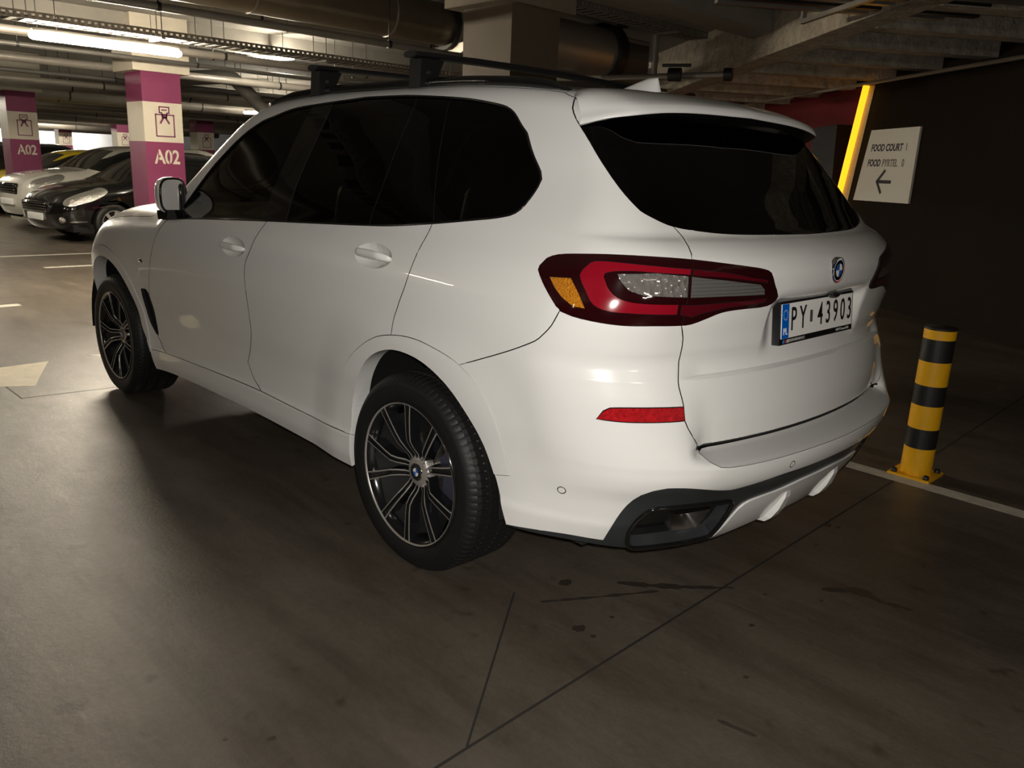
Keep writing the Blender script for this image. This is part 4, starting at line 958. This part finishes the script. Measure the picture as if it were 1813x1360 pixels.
for k, (x, y) in enumerate(((14.4, 1.2), (21.8, -1.0), (29.2, -1.0), (29.2, -8.4), (36.6, -1.0), (36.6, -8.4), (44., -1.0), (44., -8.4), (52., -3.), (52., -10.), (58., -4.), (58., -8.))): tube_lamp(x, y, 2.62, 'lit tube lamp far down the garage, %s in line beyond the bright warm tube' % ORD2[k], group=G)
tube_lamp(17.0, -7.6, 2.52, 'lit tube lamp seen end-on above the windscreen of the white suv', rz=math.radians(-62))
tube_lamp(10.1, -3.95, 2.95, 'lit tube lamp tucked high between the ceiling pipes', 1.1, rz=math.radians(102))
M_TUBEC = mat('lit_tube_cool', (1, 1, 1), .4, emit=(1.0, .98, .95), estr=TUBE_W*1.4)
for k, y in enumerate((-5.5, -8., -10.5, -13., -15.5, -18.)): tube_lamp(63.5, y, 2.7, 'cool white tube lamp near the far pale wall, %s in line' % ORD2[k], 1.9, group='tube lamps by the far wall', m=M_TUBEC)
G2 = 'tube lamps on the near side of the garage'; GL2 = 'neutral white tube lamp hanging on the open side of the garage'
for x, y, w_ in ((7.0, 6.9, 'added ahead of the white suv to light its doors'), (-.4, 8.6, 'abreast of the white suv'), (-7.8, 3.0, 'behind the white suv')): tube_lamp(x, y, 2.62, 'soft tube lamp on the open side of the garage, ' + w_, group=G2, m=M_TUBEB)  # unseen lamps turned up to light the car's side; the one ahead is added
# ------------------------------------------------------------------ ducts, pipes and trays under the ceiling
M_DUCT = mat('dull_duct_metal', (.30, .26, .20), .34, metal=.85, var=.12, vscale=2)
M_SILV = mat('bright_duct_metal', (.46, .43, .37), .38, metal=.7)
M_BLKM = mat('black_steel', (.014, .013, .012), .45)
M_PIPE = mat('grey_painted_pipe', (.24, .22, .19), .42, metal=.25, var=.1, vscale=3)
M_PIPED = mat('dark_grey_pipe', (.10, .095, .085), .45, metal=.2)
d = empty('air_duct', (5.15, -1, 0), 0, 'large round air duct with seam rings running towards the brown column', 'duct')
MB().tube([(0, -2.35, 2.935), (0, 14, 2.935)], .215, 36).obj('duct_body', M_DUCT, d)
for y in (-1.6, -.1, 1.5, 3.1, 4.7): MB().tube([(0, y-.008, 2.935), (0, y+.008, 2.935)], .222, 36).obj('seam_ring', M_SILV, d)
MB().tube([(0, -2.40, 2.935), (0, -2.34, 2.935)], .26, 36).obj('duct_flange', M_BLKM, d)
d = empty('silver_duct', (5.0, -5, 0), 0, 'shiny round duct with a black end flange behind the brown column', 'duct')
MB().tube([(0, 1.6, 2.93), (0, -.85, 2.93)], .30, 36).obj('duct_body', M_SILV, d)
MB().tube([(0, -.80, 2.93), (0, -.95, 2.93)], .36, 36).obj('duct_flange', M_BLKM, d); MB().box((-.30, -.95, 3.22), (.30, -.80, 3.295)).obj('damper_box', M_BLKM, d)
MB().tube([(0, -.95, 2.95), (0, -1.75, 2.95)], .22, 30).obj('dark_duct', M_PIPED, d); MB().tube([(-.16, -.95, 3.12), (-.16, -1.7, 3.12)], .03, 10).obj('duct_pipe', M_PIPE, d)
sp = empty('sprinkler_pipe', (4.3, -5.6, 0), 0, 'sprinkler pipe with a valve beneath the shiny duct', 'pipe')
MB().tube([(.95, .55, 2.56), (.55, .35, 2.565), (-1.25, -.15, 2.58)], .032, 10).obj('pipe_run', M_PIPE, sp)
MB().tube([(-.45, .20, 2.58), (-.45, .20, 3.0)], .055, 12).obj('riser', M_PIPE, sp); MB().tube([(-.75, .06, 2.58), (-.62, .115, 2.58)], .075, 14).obj('valve', M_BLKM, sp)
MB().tube([(-1.28, -.16, 2.58), (-1.20, -.13, 2.58)], .07, 14).obj('end_cap', M_BLKM, sp); MB().tube([(-.85, .02, 2.68), (-.55, .15, 2.68)], .018, 8).obj('valve_lever', M_BLKM, sp)
def tray(x, z, y0, y1, w, label):
    t = empty('cable_tray', (x, y0, z), 0, label, 'cable tray')
    L = y1 - y0
    for s in (0, 1):
        mb = MB(); X = s*w; mb.box((X-.004, 0, 0), (X+.004, L, .016)); mb.box((X-.004, 0, .052), (X+.004, L, .07))
        n = int(L/.06)
        for k in range(n): mb.box((X-.004, k*.06, .016), (X+.004, k*.06+.030, .052))
        mb.obj('tray_side', M_GALV, t)
    mb = MB()
    for k in range(int(L/.12)): mb.box((0, k*.12, 0), (w, k*.12+.05, .006))
    o = mb.obj('tray_rungs', M_GALV, t); o['kind'] = 'stuff'
    for k in range(6): MB().tube([(w*(.15+.14*k), 0, .02), (w*(.15+.14*k), L, .02)], .012, 6).obj('cable', M_BLKM if k % 2 else M_PIPED, t)
    mb = MB(); mb.tube([(0, 0, 0), (0, 0, CZ-z)], .006, 6); mb.tube([(w, 0, 0), (w, 0, CZ-z)], .006, 6); mb.box((-.03, -.02, -.02), (w+.03, .02, 0)); hm = mb.mesh('tray_hanger', M_GALV)
    for y in np.arange(.6, L, 1.9): link('tray_hanger', hm, t, (0, float(y), 0))
tray(6.62, 2.60, -11, 9, .28, 'perforated cable tray hanging just over the bright warm tube lamp')
tray(3.55, 3.02, -6, 8, .25, 'perforated cable tray close under the ceiling above the large round duct')
def pipe(x, z, r, y0, y1, label, group=None, m=None, rods=2.2, bands=0):
    p_ = empty('ceiling_pipe', (x, y0, z), 0, label, 'pipe', group)
    MB().tube([(0, 0, 0), (0, y1-y0, 0)], r, 14).obj('pipe_run', m or M_PIPE, p_)
    mb = MB(); mb.tube([(0, 0, r*.5), (0, 0, CZ-z)], .006, 6); mb.tube([(0, -.015, 0), (0, .015, 0)], r+.006, 14); cm = mb.mesh('pipe_clamp', M_BLKM)
    for y in np.arange(.5, y1-y0, rods): link('pipe_clamp', cm, p_, (0, float(y), 0))
pipe(4.68, 2.575, .030, -5.0, 9, 'slim pipe hanging directly under the large round duct')
pipe(5.55, 2.70, .024, -11, 9, 'thinnest pipe between the large round duct and the cable tray', m=M_PIPED)
pipe(6.10, 2.86, .055, -11, 9, 'thick grey pipe between the large round duct and the cable tray')
ORD = ['first', 'second', 'third', 'fourth', 'fifth', 'sixth', 'seventh', 'eighth', 'ninth', 'tenth', 'eleventh', 'twelfth']
PG = 'ceiling pipes between the A02 columns'
for k, (x, z, r) in enumerate( ((8.6, 2.72, .045), (8.95, 2.74, .04), (9.45, 2.66, .03), (11.2, 2.66, .06), (11.6, 2.68, .045), (12.6, 2.60, .035), (13.2, 2.52, .05), (14.9, 2.58, .10), (15.5, 2.62, .05), (16.2, 2.60, .035))): pipe(x, z, r, -14, 9, '%s grey ceiling pipe, %s in line beyond the low perforated cable tray' % ('thick' if r > .055 else 'medium' if r > .036 else 'thin', ORD[k]), PG, M_PIPE if r > .036 else M_PIPED)
PG = 'ceiling pipes beyond the A02 columns'
for k, (x, z, r) in enumerate( ((18.4, 2.62, .12), (19.2, 2.56, .06), (20.6, 2.64, .09), (22.6, 2.50, .05), (23.4, 2.60, .12), (26., 2.55, .09), (28., 2.45, .12), (33., 2.5, .15), (38., 2.42, .16), (46., 2.5, .2))): pipe(x, z, r, -16, 9, 'far ceiling pipe, %s in line behind the column that divides the white and yellow cars' % ORD[k], PG, M_PIPE, 3.)
el = empty('downpipe', (12, -4.2, 0), 0, 'dark downpipe with an elbow sloping down behind the white suv roof', 'pipe')
MB().tube([(0, 1.3, 2.62), (0, .15, 2.78), (0, -.08, 2.76), (0, -.25, 2.62), (0, -.9, 2.06)], .12, 18).obj('pipe_run', M_PIPED, el)
for y, z in ((.9, 2.79), (-.1, 2.87)): MB().tube([(0, y, z), (0, y, CZ)], .008, 6).obj('pipe_hanger', M_BLKM, el)
for x in (2.7, 10.1, 17.4, 24.7, 32., 39.2): tag(MB().box((x, -22, 3.02), (x+.42, 17, CZ)).obj('ceiling_beam', M_CEIL), kind='structure')
# hanging frame with loose profiles at the right, under the ceiling
fr = empty('hanging_frame', (.9, -4.2, 0), math.radians(-36), 'metal hanger frame with a bundle of dark profiles under the ribbed soffit', 'frame')
mb = MB(); mb.box((-.9, -.02, 2.86), (1.05, .02, 2.90)); mb.box((1.02, -.02, 2.86), (1.06, .02, CZ)); mb.box((-.9, -.02, 2.86), (-.86, .02, CZ)); mb.obj('hanger_profile', M_GALV, fr)
random.seed(3)
for k in range(7): MB().box((-.6+.2*k, -1.1-.1*(k % 3), 2.90), (-.52+.2*k, 1.0+.12*(k % 2), 2.95)).obj('dark_profile', M_BLKM if k % 2 else M_GALV, fr)
# ------------------------------------------------------------------ sign on the dark wall
sg = MB().prism([(-.165, 1.262), (1.015, 1.256), (.822, 2.113), (-.165, 2.121)], lambda a, b, d: W(a, d, b), .004, .03).obj('direction_sign', mat('cream_sign_board', (.90, .86, .76), .5)); tag(sg, 'cream wall sign reading FOOD COURT with a left arrow', 'sign')
ink = mat('sign_ink', (.015, .013, .012), .5); ink2 = mat('sign_grey_ink', (.26, .235, .19), .5)
MS = frame(W(0, .0305, 0), tuple(-WD), (0, 0, 1))     # text x runs towards -s
def sign_text(body, s_left, z, size, m, xs=.82, bold=.003, sh=.0): text_mesh('sign_lettering', body, size, m, MS @ Matrix.Translation((-s_left, z, 0)), sg, depth=.001, xs=xs, align='LEFT', bold=bold, shear=sh)
sign_text('FOOD COURT', .765, 1.895, .115, ink, .86, .004, .12); sign_text('1', .06, 1.895, .125, ink, .8, .0)
sign_text('FOOD', .800, 1.715, .115, ink, .84, .004, .16); sign_text('FYRTEL', .485, 1.715, .115, ink2, .84, .004, .1); sign_text('0', .085, 1.715, .125, ink, .8, .0)
for pts in (((.535, 1.497), (.255, 1.497)), ((.535, 1.497), (.40, 1.625)), ((.535, 1.497), (.43, 1.370))):
    a = Vector(pts[0]); b = Vector(pts[1]); dd = (b-a).normalized(); nn = Vector((-dd.y, dd.x))*.020; a = a - dd*.015; b = b + dd*.015
    MB().prism([(a-nn)[:], (b-nn)[:], (b+nn)[:], (a+nn)[:]], lambda p, q, e: W(p, e, q), .029, .0315).obj('sign_arrow', ink, sg)
# ------------------------------------------------------------------ striped bollard
M_YEL = mat('yellow_bollard_paint', (.86, .44, .006), .5, var=.10, vscale=8); M_BK = mat('black_bollard_paint', (.012, .012, .011), .5)
bo = empty('bollard', (-.868, -1.70, 0), 0, 'yellow and black striped steel bollard bolted to the floor beside the white suv', 'bollard')
MB().prism([(-.105, -.105), (.105, -.105), (.105, .105), (-.105, .105)], lambda a, b, d: (a, b, d), 0, .012).obj('base_plate', M_YEL, bo)
zb = [.012, .170, .290, .420, .535, .665, .790, .842]
zb = [.012, .158, .263, .387, .492, .616, .731, .778]
for k in range(7): MB().lathe([(.0, zb[k]), (.0755, zb[k]), (.0755, zb[k+1]), (.0, zb[k+1])], 40, 'z', smooth=False).obj('yellow_stripe' if k % 2 == 0 else 'black_stripe', M_YEL if k % 2 == 0 else M_BK, bo)
mb = MB(); mb.lathe([(.0755, .778), (.077, .781), (.076, .789), (.0, .792)], 40, 'z'); mb.obj('top_cap', M_BK, bo)
for x, y in ((-.08, .08), (.08, .08), (-.08, -.08), (.08, -.08)):
    mb = MB(); mb.lathe([(.0, .034), (.011, .032), (.016, .026), (.016, .012)], 12, 'z', (x, y, 0)); mb.obj('anchor_bolt', M_BK, bo)
# ------------------------------------------------------------------ parked cars in the background
M_HL = mat('headlamp_glass', (.50, .49, .45), .08, metal=.7, coat=1.0, bump=.5, bscale=50)
M_PGLASS = mat('parked_car_glass', (.010, .011, .010), .04, coat=1.0)
def parked_car(name, label, loc, rz, paint, outline, glass_poly, ws, wsr, half, wheels, Rw=.32, belt=.95, suv=False):
    """outline: body side from the front bumper's foot over the roof to the rear foot; glass_poly: side windows; ws / wsr: outline indices of windscreen and rear screen"""
    c = empty(name, loc, rz, label, 'car')
    ol = spline(outline, .06, (0, len(outline)-1)); olp = np.array(ol)
    def width(x, z, rnd=.22):
        q = np.stack([x, z], -1)
        a = olp[:-1]; b = olp[1:]; ab = b - a
        t = np.clip(((q[:, None] - a) * ab).sum(-1) / (ab**2).sum(-1), 0, 1); d = np.linalg.norm(q[:, None] - (a + ab*t[..., None]), axis=-1).min(1)
        d = np.clip(d / rnd, 0, 1); edge = rnd * (1 - np.sqrt(np.clip(1 - (1-d)**2, 0, 1)))
        w = half - np.clip(z - belt, 0, 1) * .36 - np.clip(.55 - z, 0, 1)**2 * .4 - .03*np.clip(np.abs(z-.72)-.06, 0, 1)
        xm = (olp[:, 0].max() + olp[:, 0].min())/2; L = olp[:, 0].max() - xm
        return w - .16*np.clip(np.abs(x-xm)/L - .55, 0, 1)**2/.2 - edge
    arches = [[(wx + (Rw+.055)*math.cos(t), Rw + (Rw+.055)*math.sin(t)) for t in np.linspace(-.6, math.pi+.6, 30)] for wx in wheels]
    gp = spline(glass_poly, .05, (), True)
    dm = ol
    x0, x1 = olp[:, 0].min(), olp[:, 0].max()
    g = [(x, z) for x in np.arange(x0, x1, .07) for z in np.arange(.15, 1.9, .06)]; g = [q for q in g if inside(dm, q)]
    zb_ = min(q[1] for q in ol)
    ov, cs = cdt_components(dm, [(a, True) for a in arches] + [(gp, True)], g)
    w = width(ov[:, 0], ov[:, 1])
    body = [k for k in cs if not inside(gp, k['rep']) and not any(inside(a, k['rep']) for a in arches)]; gls = [k for k in cs if inside(gp, k['rep'])]
    for s in (1, -1):
        for nm, kk, m in (('body_side', body, paint), ('side_window', gls, M_PGLASS)):
            if not kk: continue
            mb = MB(); mb.add([(x, s*y, z) for (x, z), y in zip(ov, w)], [t for k in kk for t in k['tris']], 0, True); mb.obj(nm, m, c)
    wo = np.maximum(width(olp[:, 0], olp[:, 1]), .3)
    def skin(nm, i0, i1, m, lift=0.):
        mb = MB(); vs = []; fr_ = np.linspace(-1, 1, 13); seg = list(range(i0, i1+1))
        for i in seg:
            for f_ in fr_:
                x, z = ol[i]; cr = .03*(1-f_*f_); dx = -(olp[min(i+1, len(olp)-1)] - olp[max(i-1, 0)]); nn = np.array([dx[1], -dx[0]]); nn = nn/ max(np.linalg.norm(nn), 1e-9)
                if nn @ (np.array([x, z]) - np.array([(x0+x1)/2, .6])) < 0: nn = -nn
                vs.append((x + nn[0]*cr, f_*wo[i], z + nn[1]*cr))
        n = len(fr_); mb.add(vs, [(k*n+j, k*n+j+1, (k+1)*n+j+1, (k+1)*n+j) for k in range(len(seg)-1) for j in range(n-1)], 0, True); return mb.obj(nm, m, c)
    def near(p_): return int(np.argmin(((olp - np.array(p_))**2).sum(1)))
    a, b, e, f_ = near(outline[ws]), near(outline[ws+1]), near(outline[wsr]), near(outline[wsr+1])
    skin('bonnet', 0, a, paint); skin('windscreen', a, b, M_PGLASS); skin('roof', b, e, paint); skin('rear_screen', e, f_, M_PGLASS); skin('tail', f_, len(ol)-1, paint)
    mb = MB(); mb.box((x0+.25, -half+.12, .18), (x1-.2, half-.12, .30)); mb.obj('underbody', M_DARK, c)
    tm = MB().lathe([(Rw*.66, -.01), (Rw*.72, .0), (Rw*.95, -.005), (Rw, -.03), (Rw, -.17), (Rw*.95, -.20), (Rw*.6, -.2)], 36).mesh('tyre', M_RUBBER)
    rm = MB(); rm.lathe([(Rw*.66, -.012), (Rw*.64, -.03), (Rw*.2, -.05), (0, -.05)], 30, mi=1)
    for k in range(7):
        t = 2*math.pi*k/7; dx, dz = math.cos(t), math.sin(t); vs = [(dx*r - dz*q, -.008 - (.02 if r < .1 else 0), dz*r + dx*q) for r, q in ((.03, -.02), (Rw*.66, -.03), (Rw*.66, .03), (.03, .02))]; rm.add(vs, [(0, 1, 2, 3)], 0)
    rm.lathe([(Rw*.67, -.004), (Rw*.61, -.012)], 36, mi=0); rm = rm.mesh('rim', [M_MACH, M_DARK])
    for wx in wheels:
        for s in (1, -1):
            w_ = link('wheel', tm, c, (wx, s*(half-.015), Rw), (0, 0, 0 if s > 0 else math.pi)); link('rim', rm, w_)
            mb = MB(); mb.tube([(wx, s*(half-.02), Rw), (wx, s*(half-.35), Rw)], Rw+.05, 30, cap=True); mb.obj('wheel_well', M_DARK, c) if False else None
    return c, width, ol
def lamp_patch(c, width, polyg, m, name, push=.012, sides=(1, -1)):
    q = np.array(spline(polyg, .03, (), True)); g = [(x, z) for x in np.arange(q[:, 0].min(), q[:, 0].max(), .03) for z in np.arange(q[:, 1].min(), q[:, 1].max(), .03)]; g = [p_ for p_ in g if inside([tuple(a) for a in q], p_)]
    ov, cs = cdt_components([tuple(a) for a in q], [], g); w = width(ov[:, 0], ov[:, 1])
    for s in sides:
        mb = MB(); mb.add([(x, s*(y+push), z) for (x, z), y in zip(ov, w)], [t for k in cs for t in k['tris']], 0, True); mb.obj(name, m, c)
def front_bits(c, xf, plate_z=.36, grille=None, fog=None, half=.86, gm=None):
    MB().rbox((xf-.02, -.26, plate_z-.055), (xf+.015, .26, plate_z+.055), .006).obj('number_plate', M_WHITE, c)
    if grille:
        gz0, gz1, gw, gx = grille; o = MB().rbox((gx-.05, -gw, gz0), (gx+.01, gw, gz1), .02).obj('grille', M_GLOSSBLK, c)
        for k in range(4): MB().rbox((gx+.005, -gw+.03, gz0+(gz1-gz0)*(k+.7)/4.6), (gx+.022, gw-.03, gz0+(gz1-gz0)*(k+1.0)/4.6), .004).obj('grille_bar', M_CHROME if gm is None else gm, o)
    if fog:
        for s in (1, -1):
            mb = MB(); mb.T = Matrix.Translation((fog[0], s*fog[1], fog[2])) @ Matrix.Rotation(s*.5, 4, 'Z'); mb.lathe([(.0, .035), (.03, .03), (.05, .012), (.055, -.02)], 20, 'x'); mb.obj('fog_lamp', M_HL, c)
M_BLKP = mat('black_car_paint', (.008, .008, .008), .12, coat=1.0); M_WHP = mat('cream_white_car_paint', (.62, .60, .53), .25, coat=1.0); M_YLP = mat('yellow_car_paint', (.85, .62, .01), .25, coat=1.0); M_GRYP = mat('dark_grey_car_paint', (.035, .037, .04), .2, coat=1.0)
hatch = [(2.02, .22), (2.10, .34), (2.10, .56), (2.02, .70), (1.72, .84), (1.28, .93), (.98, .985), (.30, 1.33), (-.15, 1.42), (-.9, 1.42), (-1.45, 1.36), (-1.85, 1.02), (-2.05, .93), (-2.10, .60), (-2.05, .28)]
hg = [(.90, .985), (.38, 1.26), (.05, 1.345), (-.60, 1.365), (-1.20, 1.31), (-1.55, 1.06), (-.6, 1.0)]
# heading +y: the car's front looks to the open side of the garage
ang = math.radians(98)
c, wf, ol = parked_car('black_hatchback', 'black hatchback with clear headlamps parked behind the column marked A02', (13.10, -3.28, 0), ang, M_BLKP, hatch, hg, 6, 10, .88, (1.28, -1.30), .315)
lamp_patch(c, wf, [(2.00, .60), (1.95, .70), (1.62, .83), (1.36, .86), (1.50, .72), (1.80, .62)], M_HL, 'headlamp')
lamp_patch(c, wf, [(2.06, .60), (2.06, .64), (1.2, .66), (1.2, .64)], M_BLKP, 'side_moulding', .004); front_bits(c, 2.150, .40, (.46, .64, .46, 2.145), (2.03, .66, .37), .88)
lamp_patch(c, wf, [(1.95, .335), (1.93, .35), (1.70, .352), (1.70, .338)], M_CHROME, 'bumper_strip', .006); lamp_patch(c, wf, [(1.62, .560), (1.62, .575), (1.20, .60), (1.20, .585)], M_CHROME, 'side_moulding', .006)
suvp = [(2.12, .26), (2.20, .42), (2.20, .68), (2.12, .86), (1.80, .99), (1.40, 1.05), (1.05, 1.10), (.42, 1.46), (-.1, 1.54), (-1.1, 1.55), (-1.75, 1.50), (-2.12, 1.14), (-2.22, .95), (-2.22, .6), (-2.15, .34)]
sg_ = [(.98, 1.10), (.45, 1.40), (.1, 1.475), (-.8, 1.49), (-1.5, 1.44), (-1.8, 1.16), (-.6, 1.10)]
c, wf, ol = parked_car('white_crossover', 'cream white car parked between the black hatchback and the yellow car', (15.8, -3.62, 0), ang, M_WHP, suvp, sg_, 6, 10, .90, (1.36, -1.34), .345, 1.06)
lamp_patch(c, wf, [(2.10, .76), (2.06, .87), (1.76, .97), (1.55, .99), (1.62, .88), (1.90, .78)], M_HL, 'headlamp'); front_bits(c, 2.250, .48, (.62, .82, .40, 2.235), (2.13, .66, .44), .9)
c, wf, ol = parked_car('yellow_hatchback', 'yellow small car parked beyond the cream white car', (19.7, -3.75, 0), ang, M_YLP, hatch, hg, 6, 10, .88, (1.28, -1.30), .315)
lamp_patch(c, wf, [(2.00, .60), (1.95, .70), (1.62, .83), (1.36, .86), (1.50, .72), (1.80, .62)], M_HL, 'headlamp'); front_bits(c, 2.150, .40, (.46, .62, .40, 2.145), None)
c, wf, ol = parked_car('grey_hatchback', 'dark grey car parked beyond the yellow small car', (22.9, -2.9, 0), ang, M_GRYP, suvp, sg_, 6, 10, .90, (1.36, -1.34), .345, 1.06)
lamp_patch(c, wf, [(2.10, .76), (2.06, .87), (1.76, .97), (1.55, .99), (1.62, .88), (1.90, .78)], M_HL, 'headlamp'); front_bits(c, 2.250, .48, (.62, .82, .40, 2.235), None)
